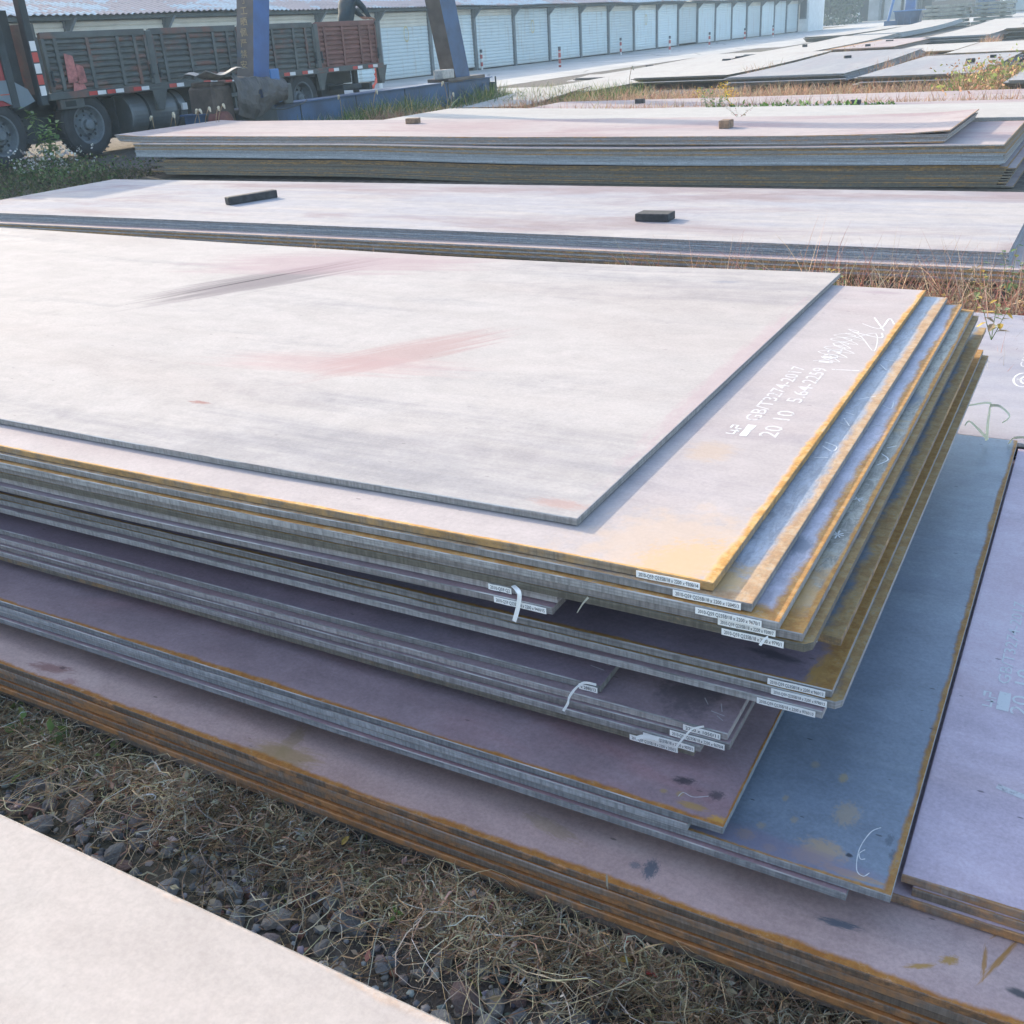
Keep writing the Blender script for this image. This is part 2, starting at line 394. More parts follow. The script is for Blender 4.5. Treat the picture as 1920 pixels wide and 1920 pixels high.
M['blue'] = plate_top('smooth_blue_grey_scale', (0.16, 0.20, 0.27), (0.20, 0.245, 0.31), 0.45, k=(1.2,1.15,1.05), rust=(0.010, 0.016), rust_c=(0.44, 0.25, 0.08), patch=0.0, rough=0.40, specks=0.8,
    stains=[(-0.125, 0.052, 0.055, 0.042, 0, (0.40, 0.30, 0.21), 0.95, (2.5, 2.5, 1)), (-0.15, 0.03, 0.04, 0.025, 0, (0.40, 0.29, 0.20), 0.7, (3, 3, 1)), (-0.07, 0.02, 0.08, 0.012, 0, (0.46, 0.27, 0.10), 0.8, (3, 3, 1)), (-0.108, 0.165, 0.032, 0.045, 0, (0.38, 0.30, 0.21), 0.7, (3, 3, 1)), (-0.22, 0.16, 0.008, 0.012, 0, (0.38, 0.30, 0.2), 0.7, (2, 2, 1)), (-0.19, 0.11, 0.010, 0.012, 0, (0.38, 0.30, 0.2), 0.6, (2, 2, 1)), (-0.24, 0.07, 0.012, 0.012, 0, (0.38, 0.30, 0.2), 0.6, (2, 2, 1)),
            (-0.136, 0.262, 0.012, 0.02, 0, (0.40, 0.30, 0.15), 0.7, (3, 3, 1)), (-0.194, 0.279, 0.012, 0.015, 0, (0.36, 0.29, 0.17), 0.5, (3, 3, 1)), (-0.259, 0.036, 0.025, 0.02, 0, (0.38, 0.27, 0.15), 0.8, (3, 3, 1)), (-0.211, 0.022, 0.018, 0.014, 0, (0.36, 0.27, 0.18), 0.7, (3, 3, 1)),
            (-0.082, 0.062, 0.008, 0.0075, 0, (0.03, 0.035, 0.05), 1.0, (0.3, 0.3, 1)), (-0.026, 0.130, 0.010, 0.020, 0, (0.08, 0.10, 0.13), 0.7, (2, 2, 1)), (-0.012, 0.096, 0.012, 0.02, 0, (0.08, 0.09, 0.11), 0.75, (2, 2, 1)),
            (-0.2, 0.02, 0.25, 0.05, 0, (0.23, 0.19, 0.26), 0.6, (1, 1, 1))])
M['pinkp'] = plate_top('pink_purple_dusty_scale', (0.30, 0.25, 0.31), (0.36, 0.30, 0.36), 0.6, k=(1.72, 1.62, 1.5), rust=(0.006, 0.0), rust_c=(0.42, 0.25, 0.10), patch=0.6, patch_c=(0.33, 0.26, 0.28), specks=0.8, rough=0.5)
M['base'] = plate_top('purple_blue_scale_orange_rim', (0.24, 0.20, 0.24), (0.27, 0.235, 0.275), 0.45, k=(2.0, 1.72, 1.34), rust=(0.020, 0.02), rust_c=(0.46, 0.22, 0.05), patch=0.5, patch_c=(0.25, 0.18, 0.19), rough=0.5, specks=0.6,
    stains=[(-2.01, 0.03, 0.13, 0.05, R(8), (0.36, 0.24, 0.09), 0.7, (1, 2, 1)), (-2.02, 0.08, 0.03, 0.08, R(10), (0.32, 0.23, 0.10), 0.5, (1, 2, 1)),
            (-2.80, 0.045, 0.10, 0.022, R(8), (0.26, 0.12, 0.11), 0.75, (2, 2, 1)), (-2.70, 0.022, 0.035, 0.018, 0, (0.30, 0.14, 0.13), 0.6, (2, 2, 1)), (-2.77, 0.058, 0.015, 0.008, 0, (0.12, 0.07, 0.07), 0.8, (2, 2, 1)),
            (-1.14, 0.065, 0.020, 0.034, R(10), (0.07, 0.11, 0.15), 0.8, (3, 3, 1)), (-1.17, 0.062, 0.016, 0.012, 0, (0.10, 0.14, 0.18), 0.6, (3, 3, 1)),
            (-0.80, 0.084, 0.05, 0.012, R(4), (0.07, 0.11, 0.15), 0.8, (2, 3, 1)), (-1.36, 0.085, 0.09, 0.025, R(-12), (0.34, 0.25, 0.13), 0.45, (2, 3, 1)),
            (-0.662, 0.052, 0.034, 0.007, R(28), (0.42, 0.24, 0.06), 0.95, (1.6, 1.6, 1)), (-0.622, 0.084, 0.022, 0.012, R(30), (0.42, 0.24, 0.06), 0.95, (1.6, 1.6, 1)),
            (-0.548, 0.125, 0.09, 0.006, R(68), (0.40, 0.20, 0.05), 0.95, (1.6, 1.6, 1)), (-0.572, 0.105, 0.05, 0.005, R(92), (0.40, 0.20, 0.05), 0.9, (1.6, 1.6, 1)), (-0.557, 0.180, 0.03, 0.005, R(60), (0.40, 0.20, 0.05), 0.85, (1.6, 1.6, 1)),
            (-0.515, 0.062, 0.030, 0.012, R(-8), (0.06, 0.06, 0.065), 0.95, (0.3, 0.3, 1))])
M['p2top'] = plate_top('pale_pinkish_steel', (0.44, 0.43, 0.48), (0.54, 0.50, 0.50), 0.55, k=(0.83, 0.835, 0.80), spec=0.04, rough=0.88, thin_k=0.09, mottle=0.08, patch=0.9, patch_c=(0.37, 0.30, 0.32), specks=0.3)
M['p3top'] = plate_top('faded_pink_steel', (0.50, 0.44, 0.45), (0.57, 0.50, 0.49), 0.65, k=(0.79, 0.783, 0.768), spec=0.04, rough=0.88, thin_k=0.09, mottle=0.08, patch=0.6, patch_c=(0.46, 0.33, 0.34), specks=0.2, rust=(0.015, 0.01), rust_c=(0.50, 0.33, 0.18))
M['white'] = plate_top('bleached_dusty_steel', (0.50, 0.50, 0.50), (0.60, 0.58, 0.55), 0.8, k=(0.79, 0.783, 0.768), spec=0.04, rough=0.88, thin_k=0.09, mottle=0.08, patch=0.3, patch_c=(0.48, 0.40, 0.38), specks=0.2)
M['bluish'] = plate_top('bluish_pale_steel', (0.40, 0.41, 0.44), (0.47, 0.47, 0.48), 0.5, k=(0.79, 0.783, 0.768), spec=0.04, rough=0.88, thin_k=0.09, mottle=0.08, patch=0.3, patch_c=(0.45, 0.38, 0.40), specks=0.4)
M['Qtop'] = plate_top('pale_lilac_blue_steel', (0.42, 0.43, 0.50), (0.50, 0.49, 0.54), 0.6, k=(0.79, 0.783, 0.768), spec=0.04, rough=0.88, thin_k=0.09, mottle=0.08, rust=(0.0, 0.0), patch=0.35, patch_c=(0.36, 0.30, 0.36), specks=0.6)
M['arris'] = simple('worn_bright_arris', (0.34, 0.33, 0.32), 0.6, 0.6, 9, None)
M['rusttop'] = plate_top('rusty_pinkish_scale', (0.30, 0.17, 0.10), (0.34, 0.22, 0.15), 0.5, rust=(0.05, 0.02), rust_c=(0.42, 0.19, 0.06), patch=0.3, rough=0.7, specks=0.2)
M['edge_grey'] = plate_edge('cut_edge_grey', (0.37, 0.355, 0.345), 0.28)
M['edge_blue'] = plate_edge('cut_edge_blue_grey', (0.36, 0.39, 0.42), 0.10)
M['edge_tan'] = plate_edge('cut_edge_tan', (0.28, 0.22, 0.16), 0.72, (0.46, 0.28, 0.12))
M['edge_rust'] = plate_edge('cut_edge_orange_rust', (0.28, 0.23, 0.19), 0.66, (0.58, 0.30, 0.13))
M['edge_rust2'] = plate_edge('cut_edge_brown_rust', (0.29, 0.25, 0.22), 0.55, (0.50, 0.28, 0.14))
M['edge_dark'] = plate_edge('cut_edge_dark', (0.15, 0.145, 0.135), 0.45, (0.28, 0.15, 0.07))
M['edge_olive'] = plate_edge('cut_edge_olive', (0.20, 0.18, 0.145), 0.45, (0.36, 0.22, 0.10))
M['edge_lilac'] = plate_edge('cut_edge_lilac', (0.36, 0.33, 0.32), 0.12)

# ------------------------------------------------------------------ a steel plate
def lerp_prof(pts):
    xs = [p[0] for p in pts]; zs = [p[1] for p in pts]
    def f(x):
        if x <= xs[0]: return zs[0]
        for i in range(1, len(xs)):
            if x <= xs[i]:
                t = (x - xs[i - 1]) / (xs[i] - xs[i - 1]); t = t * t * (3 - 2 * t) * 0.5 + t * 0.5
                return zs[i - 1] + t * (zs[i] - zs[i - 1])
        return zs[-1]
    return f
flat = lambda x: 0.0

class Plate: pass
def plate(xr, yn, z, L, W=2.2, t=0.018, top='top1', edge='edge_grey', label=None, group=None, prof=flat, rz=0.0, wob=0.0012, seg=None, name='steel_plate', ch=0.0016, round_near=0.0, lift=0.0):
    """(xr, yn, z): near right top corner. local x runs from -L to 0, y from 0 to W, top at z = profile"""
    n = seg or max(6, int(L / 0.35))
    rr = random.Random(int(abs(xr * 1000) + abs(yn * 377) + z * 9000))
    xs = [-L * (1 - (i / n)) for i in range(n + 1)]
    xs = [xs[0], xs[0] + ch] + xs[1:-1] + [-round_near * 0.7 - ch if round_near else -ch, 0.0]
    P = Plate(); P.xs = xs; P.rz = rz
    cz = math.cos(rz); sz = math.sin(rz)
    def zf(xl):
        s = xr + xl * cz if abs(cz) > 0.5 else yn + xl * sz
        return prof(s)
    P.zs = [zf(x) for x in xs]
    ph = rr.uniform(0, 6.28); ph2 = rr.uniform(0, 6.28)
    vs = []; nx = len(xs)
    for i, x in enumerate(xs):
        wy = wob * (math.sin(x * 5.1 + ph) + 0.6 * math.sin(x * 13.7 + ph2) + rr.uniform(-0.5, 0.5))
        endc = ch * 0.3 if i in (0, nx - 1) else 0.0
        lf = lift * max(0.0, (x + 0.6) / 0.6) ** 2 if lift else 0.0
        y0 = wy + (round_near if (i == nx - 1) else 0.0); y1 = W + wob * rr.uniform(-1, 1)
        zt = P.zs[i] + lf; zb = zt - t
        # ring: near bottom, near top, near top inner, far inner, far top, far bottom
        vs += [(x, y0 + endc, zb), (x, y0, zb + ch), (x, y0, zt - ch), (x, y0 + ch, zt - endc), (x, y1 - ch, zt - endc), (x, y1, zt - ch), (x, y1, zb)]
    fs = []; ms = []
    K = 7
    for i in range(nx - 1):
        a = i * K; b = a + K
        for k, mi in ((0, 1), (1, 1), (2, 2), (3, 0), (4, 1), (5, 1)):
            fs.append((a + k, b + k, b + k + 1, a + k + 1)); ms.append(mi)
        fs.append((a + 6, b + 6, b, a)); ms.append(1)
    fs.append(tuple(reversed(range(K)))); ms.append(1)
    fs.append(tuple((nx - 1) * K + k for k in range(K))); ms.append(1)
    me = bpy.data.meshes.new(name)
    me.from_pydata(vs, [], fs)
    me.materials.append(M[top]); me.materials.append(M[edge]); me.materials.append(M[edge] if 'rust' in edge or edge in ('edge_dark', 'edge_tan', 'edge_olive') else M['arris'])
    me.polygons.foreach_set('material_index', ms)
    me.update()
    o = link(name, me, None, (xr, yn, z), (0, 0, rz))
    tag(o, label, 'steel plate', group)
    P.o = o; P.L = L; P.W = W; P.t = t; P.xr = xr; P.yn = yn; P.z = z
    return P
def zat(P, x):
    xs, zs = P.xs, P.zs
    if x <= xs[0]: return zs[0]
    for i in range(1, len(xs)):
        if x <= xs[i]:
            t = (x - xs[i - 1]) / max(1e-9, xs[i] - xs[i - 1]); return zs[i - 1] + t * (zs[i] - zs[i - 1])
    return zs[-1]

# ------------------------------------------------------------------ lettering
M['ink'] = simple('black_ink', (0.10, 0.10, 0.11), 0.7, 0.1, bump=None)
M['paper'] = simple('white_paper', (0.96, 0.95, 0.92), 0.6, 0.04, 60, bump=None)
def patchy(name, col, lo, hi, sc_=55):
    nt = NT(name, 0.9)
    co = nt.n('TexCoord').outputs['Object']
    a = nt.noise(co, sc_, 5, 0.7); b = nt.noise(co, 9, 4, 0.6)
    f = nt.ss(nt.math('ADD', nt.math('MULTIPLY', a, 0.65), nt.math('MULTIPLY', b, 0.35)), lo, hi)
    nt.out(col, 0.9)
    nt.t.links.new(f, nt.bsdf.inputs['Alpha'])
    return nt.mat
M['chalk'] = patchy('white_chalk', (0.68, 0.68, 0.67), 0.27, 0.47)
M['chalkdim'] = patchy('faded_white_stencil_paint', (0.60, 0.58, 0.58), 0.26, 0.50)
_tc = {}
def text_geo(body, size=1.0, extr=0.0, shear=0.0, bold=0.0):
    k = (body, shear, bold)
    if k not in _tc:
        cu = bpy.data.curves.new('lettering', 'FONT')
        cu.body = body; cu.size = 1.0; cu.shear = shear; cu.offset = bold
        cu.resolution_u = 2
        ob = bpy.data.objects.new('tmp', cu); COL.objects.link(ob)
        dg = bpy.context.evaluated_depsgraph_get(); dg.update()
        me = bpy.data.meshes.new_from_object(ob.evaluated_get(dg))
        _tc[k] = ([tuple(v.co) for v in me.vertices], [tuple(p.vertices) for p in me.polygons])
        bpy.data.objects.remove(ob); bpy.data.curves.remove(cu); bpy.data.meshes.remove(me)
    vs, fs = _tc[k]
    return [(x * size, y * size, 0) for x, y, z in vs], fs

def drape_text(P, body, x, y, size, m='chalk', name='stencilled_text', width=None, rot=90, bold=0.0, label=None):
    """flat lettering on the plate's top; rot 90: reads away from the near edge"""
    vs, fs = text_geo(body, 1.0, bold=bold)
    wd = max(v[0] for v in vs) - min(v[0] for v in vs)
    sxk = (width / wd) if width else size
    c, s = math.cos(R(rot)), math.sin(R(rot))
    out = []
    for vx, vy, _ in vs:
        a, b = vx * sxk, vy * size
        lx, ly = x + a * c - b * s, y + a * s + b * c
        out.append((lx, ly, zat(P, lx) + 0.0004))
    me = bpy.data.meshes.new(name); me.from_pydata(out, [], fs); me.materials.append(M[m])
    return tag(link(name, me, P.o), label)

def strip(name, pts, wd, m, parent, P=None, label=None, lift=0.0004):
    if len(pts) > 1:
        for q in pts: strip(name, [q], wd, m, parent, P, label, lift)
        return
    """flat ribbon strokes; pts = list of polylines of (x, y) on the plate, or (x, y, z) free"""
    vs = []; fs = []
    for pl in pts:
        pl = [Vector((p[0], p[1], 0)) for p in pl]
        b = len(vs)
        for i, p in enumerate(pl):
            t = pl[min(i + 1, len(pl) - 1)] - pl[max(i - 1, 0)]
            if t.length < 1e-9: t = Vector((1, 0, 0))
            t.normalize(); nrm = Vector((-t.y, t.x, 0)) * wd * 0.5 * (0.75 + 0.5 * random.random())
            for s in (1, -1):
                q = p + nrm * s
                vs.append((q.x, q.y, zat(P, q.x) + lift))
        for i in range(len(pl) - 1):
            fs.append((b + 2 * i, b + 2 * i + 1, b + 2 * i + 3, b + 2 * i + 2))
    me = bpy.data.meshes.new(name); me.from_pydata(vs, [], fs); me.materials.append(M[m])
    return tag(link(name, me, parent), label)

def smooth_path(pts, n=6):
    out = []
    for i in range(len(pts) - 1):
        p0 = pts[max(i - 1, 0)]; p1 = pts[i]; p2 = pts[i + 1]; p3 = pts[min(i + 2, len(pts) - 1)]
        for k in range(n):
            t = k / n
            out.append(tuple(0.5 * ((2 * b) + (-a + c) * t + (2 * a - 5 * b + 4 * c - d) * t * t + (-a + 3 * b - 3 * c + d) * t ** 3) for a, b, c, d in zip(p0, p1, p2, p3)))
    out.append(tuple(pts[-1]))
    return out

def paper_label(P, x0, x1, body, dz=-0.002, hgt=0.0128, tilt=0.0):
    """paper tag stuck to the near cut edge of a plate, with its printed line"""
    if x1 - x0 > 0.09: x0 = x1 - (x1 - x0) * 0.83
    z0 = zat(P, (x0 + x1) / 2) + dz
    def pt(x, v, k): 
        return (x, -0.0035 - k, z0 - v + (x - x0) * tilt)
    n = 4; vs = []; fs = []
    for i in range(n + 1):
        x = x0 + (x1 - x0) * i / n; bow = 0.0006 * math.sin(i * 1.9)
        vs += [pt(x, 0, bow), pt(x, hgt, bow), pt(x, 0, bow - 0.0008), pt(x, hgt, bow - 0.0008)]
    for i in range(n):
        a = 4 * i; b = a + 4
        fs += [(a + 1, b + 1, b, a), (a + 2, b + 2, b + 3, a + 3), (a, b, b + 2, a + 2), (a + 3, b + 3, b + 1, a + 1)]
    fs += [(0, 2, 3, 1), (4 * n + 1, 4 * n + 3, 4 * n + 2, 4 * n)]
    me = bpy.data.meshes.new('paper_label'); me.from_pydata(vs, [], fs); me.materials.append(M['paper'])
    lb = link('paper_label', me, P.o)
    tv, tf = text_geo(body, bold=.004)
    wd = max(v[0] for v in tv); s = (x1 - x0 - 0.008) / wd; sh = min(0.0105, s * 1.6)
    out = [(x0 + 0.005 + v[0] * s, -0.0035 - 0.0012, z0 - hgt * 0.74 + v[1] * sh + (v[0] * s) * tilt) for v in tv]
    me = bpy.data.meshes.new('printed_line'); me.from_pydata(out, [], tf); me.materials.append(M['ink'])
    link('printed_line', me, lb)
    return lb

def tape(parent, pts, wd=0.011, name='loose_paper_tape', m='paper', label=None, side=Vector((0, 0, 1)), thick=0.0006):
    """a curling strip hanging free; pts in world space"""
    o0 = world_origin(parent); pts = [Vector(p) - o0 for p in smooth_path(pts, 5)]
    vs = []; fs = []
    for i, p in enumerate(pts):
        t = (pts[min(i + 1, len(pts) - 1)] - pts[max(i - 1, 0)]).normalized()
        sd_ = side - t * side.dot(t)
        if sd_.length < 0.2: sd_ = Vector((1, 0, 0)) - t * t.x
        sd_.normalize(); nn = t.cross(sd_) * thick * 0.5
        vs += [tuple(p + sd_ * wd / 2 + nn), tuple(p - sd_ * wd / 2 + nn), tuple(p + sd_ * wd / 2 - nn), tuple(p - sd_ * wd / 2 - nn)]
    for i in range(len(pts) - 1):
        a = 4 * i; b = a + 4
        fs += [(a, b, b + 1, a + 1), (a + 2, a + 3, b + 3, b + 2), (a, a + 2, b + 2, b), (a + 1, b + 1, b + 3, a + 3)]
    me = bpy.data.meshes.new(name); me.from_pydata(vs, [], fs); me.materials.append(M[m])
    me.update()
    return tag(link(name, me, parent), label)

# ------------------------------------------------------------------ big structure: ground and road
def ground_mat():
    nt = NT('gravelly_soil', 0.9)
    co, cs = coords(nt, False)
    a = nt.noise(co, 0.35, 6, 0.6); b = nt.noise(co, 9, 6, 0.7); c3 = nt.noise(co, 60, 4, 0.7)
    c = nt.mix(nt.ss(b, 0.35, 0.65), (0.07, 0.058, 0.048), (0.17, 0.145, 0.12))
    c = nt.mix(nt.math('MULTIPLY', nt.ss(a, 0.5, 0.65), 0.6), c, (0.10, 0.10, 0.055))
    return nt.out(c, 0.9, nt.math('ADD', b, c3), 0.02, 0.8)
def road_mat():
    nt = NT('worn_concrete', 0.8)
    co, cs = coords(nt, False)
    a = nt.noise(co, 0.25, 6, 0.6); b = nt.noise(co, 2.5, 7, 0.65, (0.25, 1, 1)); c3 = nt.noise(co, 40, 4, 0.7)
    c = nt.mix(nt.ss(a, 0.35, 0.65), (0.40, 0.39, 0.37), (0.50, 0.48, 0.45))
    c = nt.mix(nt.math('MULTIPLY', nt.ss(b, 0.52, 0.62), 0.5), c, (0.27, 0.25, 0.23))
    # cracks and slab joints
    vo = nt.n('TexVoronoi', {'Vector': co, 'Scale': 0.22}, feature='DISTANCE_TO_EDGE').outputs[0]
    c = nt.mix(nt.math('MULTIPLY', nt.ss(vo, 0.02, 0.006), 0.6), c, (0.16, 0.15, 0.14))
    return nt.out(c, 0.8, nt.math('ADD', b, c3), 0.01, 0.4)
GN = 64
vs = []; fs = []
gx = sorted(set([-400, -250, -150, -90, -60, -42] + [-30 + i * 2.5 for i in range(20)] + [25, 40, 80, 160, 400]))
gy = sorted(set([-60, -30, -15, -8, -4] + [-2 + i * 2.0 for i in range(25)] + [52, 60, 75, 90, 120, 160, 220, 320, 600]))
for y in gy:
    for x in gx: vs.append((x, y, 0.0 if abs(x) > 30 or y > 40 else 0.0))
for j in range(len(gy) - 1):
    for i in range(len(gx) - 1):
        a = j * len(gx) + i; fs.append((a, a + 1, a + 1 + len(gx), a + len(gx)))
me = bpy.data.meshes.new('ground'); me.from_pydata(vs, [], fs); me.materials.append(ground_mat())
ground = tag(link('ground', me), kind='structure')
mb = MB(); 
for (x0, x1, y0, y1) in ((-28.2, -21.5, 8, 23), (-28.2, -18.0, 23, 60), (-28.2, -16.6, 60, 130), (-46, 14, 130, 240), (-16.6, 6, 92, 130)):
    mb.add([(x0, y0, 0.006), (x1, y0, 0.006), (x1, y1, 0.006), (x0, y1, 0.006)], [(0, 1, 2, 3)])
tag(mb.build('road', road_mat(), fixn=False), kind='structure')

# ------------------------------------------------------------------ main stack
ORD = ['topmost', 'second', 'third', 'fourth', 'fifth', 'sixth', 'seventh', 'eighth', 'ninth', 'tenth', 'eleventh', 'twelfth', 'thirteenth', 'fourteenth', 'fifteenth', 'sixteenth', 'seventeenth', 'eighteenth', 'nineteenth', 'twentieth',
       'twenty first', 'twenty second', 'twenty third', 'twenty fourth', 'twenty fifth', 'twenty sixth', 'twenty seventh', 'twenty eighth', 'twenty ninth', 'thirtieth', 'thirty first', 'thirty second', 'thirty third', 'thirty fourth', 'thirty fifth', 'thirty sixth', 'thirty seventh', 'thirty eighth', 'thirty ninth', 'fortieth']
sagp = lerp_prof([(-10, 0.02), (-5.6, 0.016), (-3.6, -0.006), (-2.4, -0.015), (-1.7, -0.013), (-0.8, 0.0), (0, 0.0)])
g = 'steel plates of the large stack in the foreground'
def mp(h, xr, yn, L, top, edge, lab, **k):
    return plate(xr, yn, H - h, L, 2.2, 0.0150, top, edge, lab, g, k.pop('prof', sagp), **k)
p1 = plate(-.793, 1.588, H - .858, 8.6, 2.2, 0.0150, 'top1', 'edge_grey', 'pale topmost steel plate of the foreground stack, with a dark scratch across its dusty face', g, sagp)
p2 = mp(.876, -.482, 1.477, 9.3, 'top2', 'edge_tan', 'steel plate with orange rim and white stencilled numbers in the foreground stack')
p3 = mp(.894, -.410, 1.468, 9.4, 'rough1', 'edge_grey', 'pitted blue grey steel plate with chalk ticks, third from top of the foreground stack')
p4 = mp(.912, -.360, 1.456, 9.5, 'rough2', 'edge_grey', 'lilac grey steel plate with orange rim, fourth from top of the foreground stack')
p5 = mp(.930, -.322, 1.465, 9.6, 'rough3', 'edge_lilac', 'olive rusted steel plate with orange corner, fifth from top of the foreground stack')
p8 = mp(.948, -.306, 1.464, 9.55, 'rough4', 'edge_olive', 'steel plate with rounded corner just under the olive rusted plate', round_near=0.014)
pA = mp(.966, -.782, 1.471, 8.4, 'purple', 'edge_lilac', 'upper of two short steel plates beneath the top plates of the foreground stack')
pB = mp(.984, -.786, 1.457, 8.3, 'purple', 'edge_lilac', 'short steel plate with a hanging paper tape beneath the foreground top plates')
p6 = plate(-.282, 1.589, H - 1.002, 9.5, 2.13, 0.0150, 'rough4', 'edge_tan', 'dark steel plate with a yellow rust band and a sunlit far corner', g, sagp)
q1 = mp(1.088, -.283, 1.550, 9.6, 'darkp', 'edge_grey', 'near black steel plate with an orange rusted corner in the foreground stack', prof=flat)
q2 = mp(1.106, -.264, 1.547, 9.6, 'rough4', 'edge_grey', 'steel plate with bent rounded corner directly under the near black plate', prof=flat, round_near=0.012)
q3 = mp(1.124, -.292, 1.534, 9.55, 'purple', 'edge_grey', 'lowest steel plate of the three starting with the near black one', prof=flat)
r1 = mp(1.180, -.718, 1.512, 9.1, 'darkp2', 'edge_grey', 'short dark steel plate with a chalk scrawl and a curled paper tape at its end', prof=flat)
r2 = mp(1.198, -.452, 1.495, 9.3, 'purple', 'edge_lilac', 'purple brown steel plate with chalk scrawl near its corner, second of the middle group', prof=flat)
r3 = mp(1.216, -.446, 1.491, 9.3, 'purple', 'edge_lilac', 'steel plate third from top of the middle group, paper label at its end', prof=flat)
r4 = mp(1.234, -.500, 1.484, 9.2, 'purple', 'edge_grey', 'steel plate fourth from top of the middle group, crumpled at its end', prof=flat)
r5 = mp(1.252, -.515, 1.490, 9.2, 'purple', 'edge_olive', 'lowest steel plate of the middle group, two paper labels crossing at its end', prof=flat)
s1 = mp(1.300, -.414, 1.366, 9.5, 'purple5', 'edge_blue', 'purple steel plate with orange near edge and black smudges at its corner', prof=flat)
s2 = mp(1.318, -.480, 1.3645, 9.4, 'purple', 'edge_blue', 'blue edged steel plate directly under the purple plate with black smudges', prof=flat)
s3 = mp(1.336, -.125, 1.368, 9.5, 'blue', 'edge_blue', 'smooth blue grey steel plate with a big chalk letter C and orange rim', prof=flat)
s4 = mp(1.354, -.194, 1.359, 9.4, 'purple', 'edge_blue', 'steel plate directly under the blue grey one with the chalk C', prof=flat)
dx = [0.0, 0.03, -0.02, 0.05, 0.0, -0.02, -0.80, -0.78]
dy = [0.0, -0.001, 0.002, -0.003, -0.009, -0.004, 0.001, 0.012]
ed = ['edge_rust', 'edge_rust2', 'edge_rust', 'edge_rust', 'edge_rust', 'edge_rust2', 'edge_dark', 'edge_dark']
LB = ['broad purple steel plate with orange rim and rust scrapes, above the dry grass', 'rusty edged steel plate second from top of the orange bottom group', 'rusty edged steel plate third from top of the orange bottom group',
      'rusty edged steel plate fourth from top of the orange bottom group', 'protruding rusty steel plate fifth from top of the orange bottom group', 'brown edged steel plate sixth from top of the orange bottom group',
      'dark edged steel plate seventh from top of the bottom group, beside the dry grass', 'dark lowest steel plate of the foreground stack, half lost in the dry grass']
t0 = []
baseprof = lerp_prof([(-10, 0), (-2.4, -0.002), (-1.2, -0.011), (-0.6, -0.008), (0.1, 0.0), (0.7, 0.003)])
for i in range(8):
    t0.append(plate(0.6 + dx[i], 1.272 + dy[i], H - 1.42 - 0.018 * i, 10.4, 2.2, 0.0150, 'base' if i == 0 else 'rusttop', ed[i], LB[i], g, baseprof, seg=32))
# wooden bearers between the groups
M['wood'] = simple('weathered_grey_wood', (0.16, 0.13, 0.105), 0.85, 0.35, 14, 0.004, sc3=(1, 1, 1))
M['woodb'] = simple('brown_wood', (0.24, 0.155, 0.10), 0.85, 0.35, 20, 0.004)
M['woodd'] = simple('blackened_wood', (0.045, 0.045, 0.048), 0.8, 0.4, 18, 0.005)
def bearer(x, y0, y1, zt, hgt, wd, label, m='wood', group='bearers under the plate groups'):
    mb = MB(); mb.box(x - wd / 2, x + wd / 2, y0, y1, zt - hgt, zt, 0, None, 0.004)
    return tag(mb.build('timber_bearer', M[m], None, (x, (y0 + y1) / 2, zt - hgt)), label, 'timber bearer', group)
for i, x in enumerate((-1.9, -4.0, -6.5)):
    n = ['nearest the plate ends', 'in the middle', 'furthest left'][i]
    zs = H - 1.002 - 0.0176 + sagp(x)
    bearer(x, 1.75, 3.7, zs - 0.001, zs - (H - 1.088) - 0.002, 0.07, 'timber bearer under the overhanging top plates, ' + n)
    bearer(x + .3, 1.75, 3.7, H - 1.142, 0.036, 0.07, 'thin timber bearer below the group of three plates, ' + n)
    bearer(x + .2, 1.75, 3.6, H - 1.271, 0.027, 0.07, 'thin timber bearer below the middle group of plates, ' + n)
    bearer(x, 1.6, 3.4, H - 1.373, 0.045, 0.08, 'timber bearer on the purple blue bottom plates, ' + n)

# stencils and chalk on the main stack
drape_text(p2, 'GB/T3274-2017', -0.158, 0.785, 0.052, 'chalkdim', width=0.45, bold=0.002)
drape_text(p2, '20', -0.090, 0.695, 0.060, 'chalkdim', width=0.075, bold=0.0025)
drape_text(p2, '10', -0.091, 0.800, 0.060, 'chalkdim', width=0.065, bold=0.0025)
drape_text(p2, '5.64', -0.098, 0.945, 0.055, 'chalkdim', width=0.13, bold=0.0025)
drape_text(p2, '-2259', -0.100, 1.080, 0.055, 'chalkdim', width=0.16, bold=0.0025)
drape_text(p2, '1', -0.102, 1.262, 0.055, 'chalkdim', width=0.016, bold=0.0025)
drape_text(p2, '1', -0.102, 1.305, 0.055, 'chalkdim', width=0.016, bold=0.0025)
drape_text(p2, '12', -0.103, 1.345, 0.055, 'chalkdim', width=0.065, bold=0.0025)
def logo(P, x, y, s=1.0, m='chalk'):
    a = [[(x - .030 * s, y - .025 * s), (x - .012 * s, y - .025 * s), (x - .012 * s, y + .004 * s), (x - .026 * s, y - .004 * s), (x - .004 * s, y - .004 * s)], [(x - .030 * s, y + .012 * s), (x - .030 * s, y + .032 * s), (x - .018 * s, y + .032 * s), (x - .018 * s, y + .012 * s), (x - .004 * s, y + .012 * s)]]
    strip('painted_emblem', a, 0.006 * s, m, P.o, P)
    strip('painted_block', [[(x + .012 * s, y - .030 * s), (x + .012 * s, y + .012 * s), (x + .012 * s, y + .045 * s)]], 0.022 * s, m, P.o, P)
logo(p2, -0.175, 0.715, 1.0, 'chalk')
scr = []
for k in range(7):
    y = 1.30 + k * 0.045
    scr += [(-0.155 + 0.012 * math.sin(k * 2), y), (-0.10, y + 0.05), (-0.135, y + 0.075), (-0.085 + 0.01 * (k % 3), y + 0.01)]
